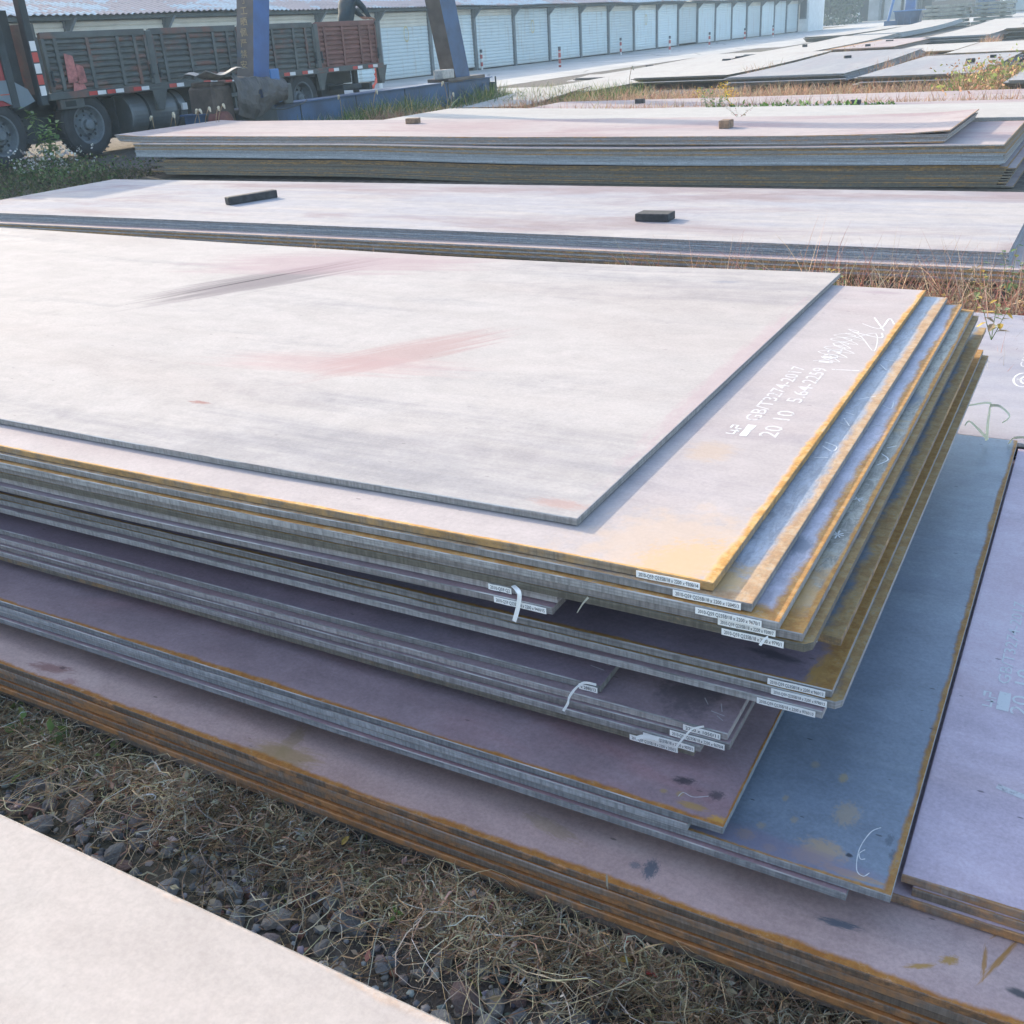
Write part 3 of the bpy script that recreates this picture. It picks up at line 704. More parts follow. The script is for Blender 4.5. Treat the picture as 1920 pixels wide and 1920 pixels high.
strip('chalk_scrawl', [smooth_path(scr + [(-0.02, 1.44), (-0.05, 1.62), (-0.10, 1.55)], 5)], 0.0028, 'chalk', p2.o, p2)
strip('chalk_scrawl', [smooth_path([(-0.115, 1.62), (-0.03, 1.58), (-0.035, 1.63)]), smooth_path([(-0.11, 1.72), (-0.05, 1.68), (-0.045, 1.80), (-0.02, 1.74)]), [(-0.09, 1.80), (-0.035, 1.66)], smooth_path([(-0.09, 1.24), (0 - 0.02, 1.25)])], 0.0045, 'chalk', p2.o, p2)
strip('chalk_tick', [smooth_path([(-0.062, 0.74), (-0.035, 0.715), (-0.032, 0.745), (-0.062, 0.765)]), [(-0.062, 0.665), (-0.034, 0.675)]], 0.0035, 'chalk', p3.o, p3)
strip('chalk_tick', [[(-0.06, 0.90), (-0.034, 0.885), (-0.058, 0.935)], [(-0.062, 0.975), (-0.04, 0.965)], [(-0.055, 1.08), (-0.02, 1.12)]], 0.0035, 'chalk', p3.o, p3)
strip('chalk_tick', [[(-0.06, 1.36), (-0.035, 1.34), (-0.062, 1.39)], [(-0.062, 1.44), (-0.03, 1.43)]], 0.0035, 'chalk', p3.o, p3)
strip('chalk_tick', [smooth_path([(-0.05, 1.12), (-0.026, 1.10), (-0.028, 1.15)]), [(-0.048, 0.96), (-0.022, 0.98)]], 0.003, 'chalk', p4.o, p4)
strip('chalk_star', [[(-0.042, 0.375), (-0.022, 0.392)], [(-0.040, 0.395), (-0.024, 0.372)], [(-0.045, 0.385), (-0.019, 0.382)], [(-0.032, 0.365), (-0.031, 0.402)]], 0.003, 'chalk', p5.o, p5)
strip('chalk_star', [[(-0.040, 0.555), (-0.022, 0.572)], [(-0.038, 0.573), (-0.024, 0.552)], [(-0.044, 0.565), (-0.019, 0.562)]], 0.003, 'chalk', p5.o, p5)
strip('chalk_tick', [smooth_path([(-0.03, 0.76), (-0.014, 0.80), (-0.034, 0.83)]), [(-0.03, 0.87), (-0.012, 0.89)]], 0.003, 'chalk', p5.o, p5)
strip('chalk_tick', [smooth_path([(-0.085, 1.33), (-0.06, 1.31), (-0.055, 1.36), (-0.075, 1.36)])], 0.003, 'chalk', p6.o, p6)
strip('chalk_letter', [smooth_path([(-0.046, 0.155), (-0.060, 0.135), (-0.069, 0.085), (-0.063, 0.035), (-0.050, 0.024), (-0.042, 0.036)], 8), smooth_path([(-0.060, 0.088), (-0.067, 0.074), (-0.062, 0.062), (-0.055, 0.066)], 6)], 0.0017, 'chalk', s3.o, s3)
strip('chalk_scrawl', [[(-0.055, 0.10), (-0.045, 0.085), (-0.012, 0.075)], [(-0.030, 0.12), (-0.020, 0.085)], [(-0.048, 0.060), (-0.015, 0.055)]], 0.0022, 'chalkdim', r1.o, r1)
strip('chalk_scrawl', [[(-0.075, 0.09), (-0.062, 0.072)], [(-0.05, 0.055), (-0.022, 0.050)], [(-0.040, 0.085), (-0.030, 0.06)], [(-0.035, 0.045), (-0.02, 0.035)]], 0.0018, 'chalkdim', r2.o, r2)
strip('chalk_scrawl', [smooth_path([(-0.10, 0.042), (-0.095, 0.056), (-0.075, 0.052), (-0.05, 0.066)])], 0.0016, 'chalkdim', s1.o, s1)

T_ = '2010-Q59 Q235B/18 x 2200 x '
paper_label(p2, -0.165, -0.022, T_ + '9300/14')
paper_label(p3, -0.165, -0.018, T_ + '12045/3')
paper_label(p4, -0.168, -0.028, T_ + '9670/1')
paper_label(p5, -0.165, -0.044, T_ + '9300/7')
paper_label(p8, -0.175, -0.045, T_ + '9790/1')
paper_label(p6, -0.10, -0.040, 'x 1980/23')
paper_label(pA, -0.150, -0.098, '2010-Q59 Q2')
paper_label(pB, -0.150, -0.012, T_ + '9460/15')
paper_label(q1, -0.135, -0.010, T_ + '960/13')
paper_label(q2, -0.145, -0.024, T_ + '9790/12')
paper_label(q3, -0.140, -0.012, T_ + '9760/10')
paper_label(r1, -0.045, -0.004, 'x 2880/13')
paper_label(r2, -0.085, -0.012, '2200 x 1050/11')
paper_label(r3, -0.138, -0.008, T_ + '9670/4')
paper_label(r4, -0.135, -0.010, T_ + '9070/1')
paper_label(r5, -0.150, -0.030, T_ + '2050/2')
def wp(px, py, Y): return atY(px, py, Y)
tape(pB.o, [wp(962, 1098, 1.462), wp(970, 1106, 1.452), wp(974, 1116, 1.447), wp(971, 1140, 1.447), wp(964, 1165, 1.448)], 0.009, side=Vector((1, 0, 0)))
tape(r1.o, [wp(1118, 1284, 1.505), wp(1095, 1280, 1.50), wp(1080, 1290, 1.485), wp(1068, 1306, 1.475), wp(1064, 1320, 1.47), wp(1056, 1333, 1.468)], 0.0055)
tape(r3.o, [wp(1320, 1362, 1.487), wp(1300, 1366, 1.478), wp(1290, 1374, 1.472), wp(1278, 1388, 1.468), wp(1267, 1402, 1.466)], 0.0038)
tape(r5.o, [wp(1240, 1388, 1.482), wp(1222, 1383, 1.474), wp(1205, 1381, 1.466), wp(1192, 1384, 1.455)], 0.009)
tape(p8.o, [wp(1440, 1194, 1.458), wp(1432, 1200, 1.45), wp(1425, 1210, 1.447)], 0.005)
# crumpled cloth-like end of a short plate and loose ends
# ------------------------------------------------------------------ pink plates at the right
g = 'pinkish steel plates lying right of the foreground stack'
k1 = plate(3.4, 1.455, H - 1.366, 3.52, 2.12, 0.0165, 'pinkp', 'edge_rust2', 'pinkish purple steel plate with white stencilled numbers, top of the right hand stack', g)
k2 = plate(3.5, 1.449, H - 1.3835, 3.60, 2.12, 0.0165, 'pinkp', 'edge_rust', 'rusty edged steel plate in the middle of the low right hand stack', g)
k3 = plate(3.45, 1.438, H - 1.401, 3.62, 2.12, 0.0165, 'pinkp', 'edge_rust', 'rusty edged steel plate at the bottom of the low right hand stack', g)
def onk(x, y): return x - 3.4, y - 1.455
lx = 0.5 - 3.4
drape_text(k1, 'GB/T3274-2017', -0.512 + lx, 0.668, 0.036, 'chalk', width=0.385, bold=0.002)
logo(k1, -0.528 + lx, 0.595, 0.95)
drape_text(k1, '20', -0.468 + lx, 0.56, 0.05, 'chalk', width=0.075, bold=0.002)
drape_text(k1, '10', -0.468 + lx, 0.665, 0.05, 'chalk', width=0.065, bold=0.002)
strip('painted_smear', [[(-0.50 + lx, 0.31), (-0.44 + lx, 0.295), (-0.36 + lx, 0.30)]], 0.018, 'chalkdim', k1.o, k1)
paper_label(k1, -0.40 + lx, -0.26 + lx, T_ + '9300/2')
g = 'steel plates lying behind the blue grey plate at the right'
c1 = plate(3.6, 3.583, H - 1.35, 5.9, 1.69, 0.012, 'Qtop', 'edge_grey', 'pale lilac steel plate with a white ring emblem behind the blue grey plate', g)
c2 = plate(3.65, 3.60, H - 1.3625, 5.9, 1.69, 0.012, 'Qtop', 'edge_rust2', 'rusty edged steel plate directly under the lilac plate with the ring emblem', g)
c3 = plate(3.55, 3.61, H - 1.379, 5.9, 1.69, 0.016, 'Qtop', 'edge_rust', 'lowest steel plate under the lilac plate with the ring emblem', g)
lx = 0.5 - 3.6
ring = [(-0.665 + lx + 0.035 * math.cos(a), 0.70 + 0.09 * math.sin(a)) for a in [i * math.pi / 12 for i in range(25)]]
ring2 = [(-0.655 + lx + 0.02 * math.cos(a), 0.70 + 0.05 * math.sin(a)) for a in [i * math.pi / 8 for i in range(17)]]
strip('painted_ring_emblem', [ring, ring2, [(-0.69 + lx, 0.70), (-0.63 + lx, 0.70)]], 0.008, 'chalk', c1.o, c1)
drape_text(c1, 'GB/T3274', -0.66 + lx, 0.86, 0.05, 'chalkdim', width=0.5, bold=0.002)
for i, (x, y, z) in enumerate(((0.9, 3.66, 0.18), (-1.5, 3.66, 0.18))):
    pass
# ------------------------------------------------------------------ plate at the lower left corner
g = 'steel plates in the lower left corner'
f1 = plate(1.2, -1.60, H - .95, 7.2, 2.196, 0.0168, 'corner', 'edge_grey', 'pale dusty steel plate in the lower left corner with a worn rounded far edge', g, ch=0.004)
for i in range(1, 9):
    plate(1.2 - 0.02 * (i % 3), -1.59 + 0.004 * (i % 2), H - .95 - .0182 * i, 7.2, 2.18 - 0.01 * (i % 3), 0.0178, 'base', 'edge_rust2', ORD[i] + ' steel plate down in the stack at the lower left corner', g)
for i, x in enumerate((-0.6, -3.0, 0.8)):
    bearer(x, -1.3, 0.35, H - .95 - .0182 * 9 - 0.001, H - .95 - .0182 * 9 - 0.003, 0.22, 'tall timber bearer under the lower left stack, ' + ['in its middle', 'at its left', 'at its right end'][i], 'wood', 'bearers under the lower left stack')

# ------------------------------------------------------------------ second stack (behind)
g = 'steel plates of the low second stack'
def q_off(i, a): return a * (((i * 7919) % 13) / 13.0 - 0.5)
zt2 = H - 1.29
u = []
for i in range(5):
    u.append(plate(-0.415 + q_off(i, 0.02), 6.42 + q_off(i + 3, 0.006), zt2 - 0.0142 * i, 9.82, 2.2, 0.0128, 'p2top', 'edge_blue' if i in (1, 2, 3) else 'edge_grey',
              'pale pinkish steel plate with wooden blocks on it, top of the low second stack' if i == 0 else ORD[i] + ' thin steel plate from the top of the low second stack', g))
zt3 = zt2 - 0.0142 * 5
for i in range(6):
    u.append(plate(2.2 + q_off(i, 0.03), 6.30 + q_off(i + 3, 0.008), zt3 - 0.0142 * i, 12.2, 2.2, 0.0125, 'p3top', 'edge_tan' if i % 2 else 'edge_grey',
              ('longer pale steel plate showing as a light ledge of the second stack' if i == 0 else ORD[i] + ' steel plate in the longer middle group of the second stack'), g))
for i in range(7):
    u.append(plate(2.1 + q_off(i, 0.05), 6.36 + q_off(i + 5, 0.02), zt3 - 0.088 - 0.0005 - 0.0140 * i, 12.0, 2.2, 0.0128, 'base', 'edge_dark',
              ORD[i] + ' steel plate of the dark bottom group of the second stack', g))

# ------------------------------------------------------------------ third stack (tall)
g = 'steel plates of the tall third stack'
T3 = lerp_prof([(-14.5, 0.13), (-12.7, 0.09), (-12.2, 0.065), (-8.6, 0.035), (-5.9, 0.0), (-4.3, -0.008), (-3.0, -0.015), (-1.37, 0.0)])
n3 = 0
for i in range(7):
    plate(-1.37 - 0.012 * i + q_off(i, 0.03), 10.95 + q_off(i, 0.01), 0.495 - 0.0132 * i, 11.4 - 0.02 * i, 2.2, 0.0115, 'p3top', 'edge_lilac' if i % 3 else 'edge_rust2',
          'faded pink steel plate with two wooden blocks on it, top of the tall third stack' if i == 0 else ORD[n3] + ' thin steel plate from the top of the tall third stack', g, T3, lift=0.025 if i == 0 else 0.0)
    n3 += 1
T3b = lerp_prof([(-14.5, 0.10), (-12.1, 0.075), (-8.6, 0.05), (-5.8, -0.005), (-4.3, -0.015), (-2.8, -0.01), (-0.88, 0.005)])
for i in range(14):
    plate(-0.875 + q_off(i, 0.03), 10.82 + q_off(i + 2, 0.012), 0.395 - 0.0128 * i, 11.4, 2.22, 0.0112, 'p3top', 'edge_tan' if i in (1, 2, 5) else ('edge_grey' if i < 7 else 'edge_blue'),
          'wide pale steel plate under the pink plates, with their shadow on its right end' if i == 0 else ORD[n3] + ' thin steel plate from the top of the tall third stack', g, T3b)
    n3 += 1
T3c = lerp_prof([(-14.5, 0.06), (-12.1, 0.055), (-8.6, 0.05), (-5.8, -0.005), (-4.3, -0.01), (-2.8, 0.0), (-0.88, 0.015)])
for i in range(16):
    plate(-0.83 + q_off(i * 3, 0.16), 10.86 + q_off(i + 2, 0.02), 0.198 - 0.0126 * i, 11.1 + q_off(i, 0.4), 2.2, 0.0110, 'p3top', 'edge_tan' if i < 4 or i in (9, 12) else 'edge_olive',
          ORD[n3] + ' thin steel plate from the top of the tall third stack', g, T3c)
    n3 += 1

# ------------------------------------------------------------------ further stacks, running in both directions
g = 'steel plates of the stacks behind the tall one'
T4 = lerp_prof([(-14, 0.12), (-9.5, 0.10), (-6, 0.03), (-1.4, 0.0), (4, 0.0)])
for i in range(10):
    plate(2.6 + q_off(i, 0.1), 13.2 + q_off(i, 0.02), 0.425 - 0.0135 * i, 12.2, 1.95, 0.0120, 'white', 'edge_grey', ('bleached steel plate just behind the tall stack' if i == 0 else ORD[i] + ' steel plate under the bleached one behind the tall stack'), g, T4)
for i in range(5):
    plate(3.2 + q_off(i, 0.1), 15.75 + q_off(i, 0.03), 0.27 - 0.0175 * i, 12.2, 1.95, 0.016, 'p3top', 'edge_rust2', ('dull pink steel plate edged by green weeds' if i == 0 else ORD[i] + ' steel plate under the dull pink one edged by green weeds'), g)
for i in range(4):
    plate(2.8 + q_off(i, 0.1), 18.3 + q_off(i, 0.03), 0.22 - 0.0175 * i, 13.0, 2.2, 0.016, 'p3top', 'edge_rust2', ('dull steel plate half covered by reddish grass' if i == 0 else ORD[i] + ' steel plate under the dull one with reddish grass'), g)

def ystack(x1, y1, W, L, zt, n, th, top, edge, lab, group, prof=flat, jx=0.22, jy=0.5):
    """plates lying away from the camera; x1 = right edge, y1 = far end"""
    for i in range(n):
        plate(x1 + (q_off(i, jx) if i else 0), y1 + (q_off(i + 2, jy) if i else 0), zt - (th + 0.006) * i, L, W, th, top, edge,
              lab if i == 0 else ORD[i] + ' plate down, under the ' + lab, group, prof, rz=R(90), seg=14)
g6 = 'steel plates lying lengthways in the far rows'
wav = lambda y0, a, L: (lambda y: a * max(0.0, (y - y0) / L) ** 2)
ystack(-8.85, 38.2, 2.6, 11.0, 0.30, 8, 0.015, 'white', 'edge_olive', 'bleached plate at the left of the nearest far row', g6, wav(28, 0.10, 10))
ystack(-11.4, 36.0, 2.3, 12.0, 0.19, 4, 0.022, 'white', 'edge_rust2', 'low bleached plate bordering the road', g6, wav(26, 0.12, 10))
ystack(-13.3, 45.0, 2.2, 13.0, 0.14, 3, 0.022, 'white', 'edge_rust2', 'low pale plate farther back by the road', g6, wav(34, 0.1, 10))
ystack(-5.60, 36.0, 2.75, 10.5, 0.32, 9, 0.016, 'bluish', 'edge_grey', 'bluish plate in the middle of the nearest far row', g6, wav(27, 0.10, 9))
ystack(-2.60, 33.2, 2.45, 9.0, 0.30, 8, 0.015, 'bluish', 'edge_olive', 'bluish plate at the right of the nearest far row', g6)
ystack(-10.35, 58.0, 2.6, 16.5, 0.30, 8, 0.015, 'white', 'edge_grey', 'bleached plate leftmost in the second far row', g6, wav(44, 0.12, 14))
ystack(-7.55, 52.0, 2.4, 10.0, 0.32, 9, 0.016, 'p3top', 'edge_rust2', 'faded pink plate in the second far row', g6)
ystack(-4.85, 43.6, 2.1, 6.5, 0.28, 6, 0.015, 'white', 'edge_tan', 'short bleached plate in the second far row', g6)
ystack(-2.35, 42.8, 2.4, 8.2, 0.29, 6, 0.015, 'white', 'edge_tan', 'bleached plate right in the second far row', g6)
ystack(0.6, 40.0, 2.6, 12.0, 0.29, 6, 0.015, 'bluish', 'edge_tan', 'pale plate at the right border, second far row', g6)
ystack(-5.25, 76.0, 2.5, 26.0, 0.36, 14, 0.020, 'white', 'edge_blue', 'bleached plate leftmost in the third far row', g6, wav(50, 0.15, 22))
ystack(-2.35, 62.0, 2.7, 7.6, 0.46, 14, 0.026, 'white', 'edge_olive', 'bleached plate right in the third far row', g6)
ystack(0.8, 62.0, 2.9, 7.6, 0.50, 14, 0.028, 'white', 'edge_dark', 'bleached plate at the right border, third far row', g6)
ystack(-11.2, 88.0, 2.5, 24.0, 0.34, 9, 0.026, 'white', 'edge_blue', 'bleached plate near the blue skip', g6, wav(70, 0.25, 18))
ystack(-14.9, 92.0, 2.3, 25.0, 0.30, 5, 0.05, 'white', 'edge_olive', 'pale plate by the road near the far buildings', g6)
ystack(-1.9, 100.0, 6.6, 12.0, 0.40, 4, 0.06, 'white', 'edge_olive', 'broad pale plate in front of the far shutters', g6)
# right: a tilted grey pile by the weeds
ystack(0.9, 30.0, 2.7, 9.0, 0.33, 6, 0.026, 'bluish', 'edge_olive', 'grey plate beside rank weeds at the right border', g6)
# olive bundles
mbm = simple('olive_grey_sheet_bundle', (0.27, 0.27, 0.23), 0.7, 0.25, 3, 0.01)
for s_, (x0, x1, y0, y1) in enumerate(((-14.2, -11.0, 89.0, 92), (-10.9, -8.2, 90.5, 94))):
    for k in range(6):
        mb = MB(); z0 = 0.05 + k * 0.26
        mb.box(x0 + 0.15 * (k % 2), x1 - 0.1 * ((k + 1) % 3), y0 + 0.1 * (k % 3), y1, z0, z0 + 0.19, 0, None, 0.02)
        mb.box(x0 + 0.6, x0 + 0.75, y0 + 0.3, y1 - 0.3, z0 - 0.05, z0 - 0.002, 0); mb.box(x1 - 0.8, x1 - 0.65, y0 + 0.3, y1 - 0.3, z0 - 0.05, z0 - 0.002, 0)
        tag(mb.build('sheet_bundle', mbm, None, ((x0 + x1) / 2, y0, z0 - 0.05)), ['lowest', 'second lowest', 'third lowest', 'third highest', 'second highest', 'topmost'][k] + ' olive sheet bundle in the ' + ('left' if s_ == 0 else 'right') + ' far pile behind the blue skip', 'sheet bundle', 'olive sheet bundles')

# ------------------------------------------------------------------ shutter warehouse along the road
def shutter_mat(name, col):
    nt = NT(name, 0.45)
    co, cs = coords(nt)
    oi = nt.n('ObjectInfo').outputs['Random']
    c = nt.mix(oi, tuple(v * 0.84 for v in col), tuple(min(1, v * 1.06) for v in col))
    rn = nt.noise(cs, 1.6, 6, 0.65, (1, 2.6, 0.35)); z = nt.n('SeparateXYZ', {0: co}).outputs[2]
    c = nt.mix(nt.math('MULTIPLY', nt.ss(rn, 0.52, 0.68), 0.45), c, (0.40, 0.36, 0.30))
    c = nt.mix(nt.math('MULTIPLY', nt.ss(nt.math('ADD', z, nt.math('MULTIPLY', rn, 0.7)), 0.75, 0.3), 0.35), c, (0.33, 0.30, 0.26))
    return nt.out(c, 0.45, rn, 0.002, 0.5)
M['shut'] = shutter_mat('sky_tinted_white_shutter', (0.62, 0.70, 0.72))  # blue of the sky light on white doors, put into their colour
M['shut2'] = simple('cream_upper_shutter', (0.60, 0.57, 0.50), 0.5, 0.08, 1.5, 0.002)
M['post'] = simple('dark_grey_steel_post', (0.13, 0.15, 0.16), 0.6, 0.2, 4)
M['soffit'] = simple('dark_eave_steel', (0.07, 0.10, 0.11), 0.7, 0.2, 3)
M['yellowp'] = simple('faded_yellow_paint', (0.62, 0.52, 0.25), 0.8, 0.2, 6)
M['whitewall'] = simple('whitewashed_wall', (0.66, 0.68, 0.68), 0.8, 0.08, 2, dirt=((0.35, 0.33, 0.3), 0.66))
M['glassd'] = simple('dark_window_glass', (0.04, 0.05, 0.06), 0.15, 0.1, 2, None)
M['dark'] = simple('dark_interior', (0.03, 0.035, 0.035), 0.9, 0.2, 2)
def roof_mat():
    nt = NT('corrugated_roof_sheet', 0.55)
    co = nt.n('TexCoord').outputs['Object']
    a = nt.noise(co, 0.16, 5, 0.7, (1.6, 1, 1), 0.8); b = nt.noise(co, 1.3, 7, 0.7, (3.5, 0.5, 1)); 
    c = nt.mix(nt.ss(a, 0.50, 0.53), (0.42, 0.50, 0.53), (0.42, 0.33, 0.31))
    c = nt.mix(nt.math('MULTIPLY', nt.ss(b, 0.50, 0.60), 0.5), c, (0.25, 0.19, 0.18))
    return nt.out(c, 0.55, b, 0.004, 0.3)
WX = -28.0; P0 = 3.95; Y0 = 38.82 - 7 * P0
wh = empty('shutter_warehouse', (WX, 50, 0), 'long low warehouse with a row of sky tinted white roller shutters and a corrugated roof', 'warehouse')
def door_mesh(wd, hgt, n=18, top=4):
    mb = MB()
    for i in range(n):
        z0 = hgt * i / n; z1 = hgt * (i + 1) / n; d = (z1 - z0)
        prof = [(0.0, z0), (0.030, z0 + 0.18 * d), (0.034, z0 + 0.5 * d), (0.030, z0 + 0.82 * d), (0.0, z1)]
        mi = 1 if i >= n - top else 0
        for (a, za), (b, zb) in zip(prof, prof[1:]):
            mb.add([(a, 0, za), (a, wd, za), (b, wd, zb), (b, 0, zb)], [(0, 1, 2, 3)], mi)
    return mb.mesh('roller_shutter', [M['shut'], M['shut2']])
dmesh = [door_mesh(P0 - 0.22, 2.62), door_mesh(P0 - 0.22, 2.62, 18, 2), door_mesh(P0 - 0.22, 2.62, 18, 0)]
NB = 24
rr = random.Random(3)
for i in range(NB):
    y = Y0 + i * P0
    d = link('roller_shutter', dmesh[0 if i < 8 else (1 if rr.random() < 0.6 else 2)], wh, (-0.02, y + 0.11 - 50, 0.04 + (0.10 if i in (8, 16) else rr.uniform(0, 0.03))), (0, rr.uniform(-0.008, 0.004), rr.uniform(-0.006, 0.006)))
    if i in (7, 10, 14):
        mb = MB(); rg = 0.24
        for k in range(20):
            a0, a1 = k / 20 * 2 * math.pi, (k + 1) / 20 * 2 * math.pi
            p = lambda a, q: (0.052, P0 / 2 + q * 0.8 * math.cos(a), 1.75 + q * 1.35 * math.sin(a))
            mb.add([p(a0, rg), p(a1, rg), p(a1, rg - 0.045), p(a0, rg - 0.045)], [(0, 1, 2, 3)])
        me = mb.mesh('yellow_painted_ring', M['yellowp']); link('yellow_painted_ring', me, d)
for i in range(NB + 1):
    y = Y0 + i * P0
    mb = MB(); mb.box(WX - 0.10, WX + 0.10, y - 0.09, y + 0.09, 0, 2.78)
    mb.add([(WX + 0.10, y - 0.05, 2.3), (WX + 0.10, y + 0.05, 2.3), (WX + 0.55, y - 0.05, 2.74), (WX + 0.55, y + 0.05, 2.74), (WX + 0.10, y - 0.05, 2.74), (WX + 0.10, y + 0.05, 2.74)], [(0, 1, 3, 2), (0, 2, 4), (1, 5, 3), (2, 3, 5, 4)])
    mb.build('door_post', M['post'], wh)
mb = MB(); mb.box(WX - 0.3, WX + 0.42, Y0 - 1, Y0 + NB * P0 + .3, 2.70, 2.80); mb.build('eave_beam', M['soffit'], wh)
mb = MB(); mb.box(WX - 12.5, WX - 12.3, Y0 - 1, Y0 + NB * P0, 0, 4.0); mb.build('back_wall', M['whitewall'], wh)
mb = MB(); mb.add([(WX - 12.4, Y0 + NB * P0, 0), (WX - 0.1, Y0 + NB * P0, 0), (WX - 0.1, Y0 + NB * P0, 2.75), (WX - 6.2, Y0 + NB * P0, 4.5), (WX - 12.4, Y0 + NB * P0, 2.75)], [(0, 1, 2, 3, 4)])
mb.build('gable_wall', M['whitewall'], wh)
# roof: corrugations run down the slope, so the eave line is wavy
mb = MB(); ny = 1560; ys0, ys1 = Y0 - 1.2, Y0 + NB * P0 + 0.5
vs = []; fs = []
for j in range(ny + 1):
    y = ys0 + (ys1 - ys0) * j / ny; dz = 0.028 * math.sin(j * math.pi / 2.0 + 0.4) + 0.03 * math.sin(y * 0.6) * math.sin(y * 0.17)
    vs += [(WX + 0.78 + 0.05 * math.sin(y * .9), y, 2.83 + dz), (WX - 6.2, y, 4.75 + dz), (WX - 13.0, y, 2.83 + dz)]
for j in range(ny):
    a = 3 * j; fs += [(a, a + 3, a + 4, a + 1), (a + 1, a + 4, a + 5, a + 2)]
mb.add(vs, fs); mb.build('roof', roof_mat(), wh, fixn=False)
# white gatehouse at the far end
gh = empty('gatehouse', (-27, 108, 0), 'small white gatehouse with one dark window at the far end of the shutters', 'gatehouse')
mb = MB(); mb.box(-28.2, -27.0, 106.2, 112, 0, 4.4); mb.build('wall', M['whitewall'], gh)
mb = MB(); mb.box(-28.5, -26.7, 105.9, 112.3, 4.4, 4.6); mb.build('roof', M['soffit'], gh)
wd_ = MB(); wd_.box(-27.85, -27.2, 106.14, 106.20, 1.1, 2.9); wf = wd_.build('window_frame', M['post'], gh)
wd_ = MB(); wd_.box(-27.78, -27.27, 106.10, 106.13, 1.2, 2.8); wd_.build('pane', M['glassd'], wf)

# ------------------------------------------------------------------ far right buildings
gb = empty('derelict_shed', (-36, 166, 0), 'shaded grey shed with dark open bays far behind the plates', 'shed')
gm = simple('grey_stained_render', (0.20, 0.23, 0.25), 0.85, 0.25, 0.6, dirt=((0.10, 0.12, 0.12), 0.6))
gl = simple('pale_grey_render', (0.36, 0.39, 0.41), 0.85, 0.2, 0.6)
mb = MB()
x0 = -38.0; x1 = -19.5
bays = [(-36.4, -33.6), (-32.0, -29.0), (-27.2, -25.0)]
cur = x0
for a, b in bays:
    mb.box(cur, a, 166, 167, 0, 8.5); mb.box(a, b, 166, 167, 6.0, 8.5); cur = b
mb.box(cur, x1, 166, 167, 0, 8.5); mb.box(x0, x1, 175, 176, 0, 8.5); mb.box(x0, x0 + 0.4, 167, 175, 0, 8.5)
mb.build('wall', gm, gb)
mb = MB(); mb.box(x0 - .6, x1 + .6, 165, 176.5, 8.5, 8.9); mb.build('roof', M['soffit'], gb)
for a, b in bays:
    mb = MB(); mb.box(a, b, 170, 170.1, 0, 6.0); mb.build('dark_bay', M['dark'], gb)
for xx in (-33.0, -28.2, -24.2):
    mb = MB(); mb.box(xx - 0.7, xx + 0.7, 165.6, 166.0, 0, 5.6); mb.build('pillar', gl, gb)
mb = MB(); mb.box(-31.6, -29.4, 165.9, 166.2, 0, 3.4); mb.build('half_wall', gl, gb)
ws = empty('plank_screen', (-21.5, 160, 0), 'weathered brown plank screen between the shed and the blue gate', 'screen')
for i in range(9):
    mb = MB(); mb.box(-24.4, -19.0, 160 - 0.02 * (i % 2), 160.12, 0.2 + i * 0.62, 0.2 + i * 0.62 + 0.55); mb.build('plank', M['wood'], ws)
M['bluepaint'] = simple('royal_blue_paint', (0.035, 0.10, 0.27), 0.45, 0.2, 2, 0.002, dirt=((0.13, 0.10, 0.08), 0.62))
M['bluedeep'] = simple('deep_blue_worn_paint', (0.030, 0.075, 0.16), 0.5, 0.3, 1.5, 0.003, dirt=((0.12, 0.085, 0.065), 0.60))
M['bluelite'] = simple('bright_blue_paint', (0.05, 0.16, 0.38), 0.4, 0.15, 2)
bgt = empty('blue_gate', (-18.6, 170, 0), 'narrow deep blue metal gate beside the far white shutters', 'gate')
mb = MB(); mb.box(-20.4, -17.4, 170, 170.2, 0, 7.5); mb.build('gate_leaf', M['bluepaint'], bgt)
mb = MB(); mb.box(-20.8, -20.4, 169.8, 170.3, 0, 7.6); mb.build('gate_post', M['post'], bgt)
mb = MB(); mb.box(-17.4, -17.0, 169.8, 170.3, 0, 7.6); mb.build('gate_post', M['post'], bgt)
sh2 = empty('far_shutter_building', (-8, 175, 0), 'white building with broad shutters closing off the yard at the far right', 'warehouse')
dm2 = door_mesh(6.6, 6.0, 16, 0); 
for i in range(4):
    p = link('roller_shutter', dm2, sh2, (-15.2 + 8 + i * 7.0 + 6.6 - 8 + 8 - 7.6 , 0, 0.15), (0, 0, R(90)))
    p.rotation_euler = (0, 0, R(-90)); p.location = (-15.4 + i * 7.0 + 8, 0, 0.15)
    mb = MB(); mb.box(-15.7 + i * 7.0, -15.45 + i * 7.0, 174.8, 175.2, 0, 6.6); mb.build('door_post', M['post'], sh2)
mb = MB(); mb.box(-17, 18, 175.3, 175.8, 0, 8.0); mb.build('wall', M['whitewall'], sh2)
mb = MB(); mb.box(-17.5, 18.5, 173.6, 176.2, 8.0, 8.3); mb.build('roof', M['soffit'], sh2)
M['redp'] = simple('worn_red_paint', (0.42, 0.075, 0.05), 0.6, 0.25, 3)
hy = empty('fire_hydrant', (-27.6, 112, 0), 'dull red fire hydrant standing by the white gatehouse', 'hydrant')
hb = at(1509, 52, 0); hy.location = (hb.x, hb.y, 0)
mb = MB(); mb.lathe([(0, 0.0), (0, .28), (.12, .28), (.12, .2), (1.3, .2), (1.5, .13), (1.6, 0)], hb, 'z', 14); mb.build('barrel', M['redp'], hy)
mb = MB(); mb.lathe([(-.42, 0), (-.42, .12), (.42, .12), (.42, 0)], hb + Vector((0, 0, 1.0)), 'x', 12); mb.build('outlet', M['redp'], hy)
rl = empty('wall_lamp_post', (-16.6, 168, 0), 'red box and white bulb on a slim post left of the far shutters', 'lamp post')
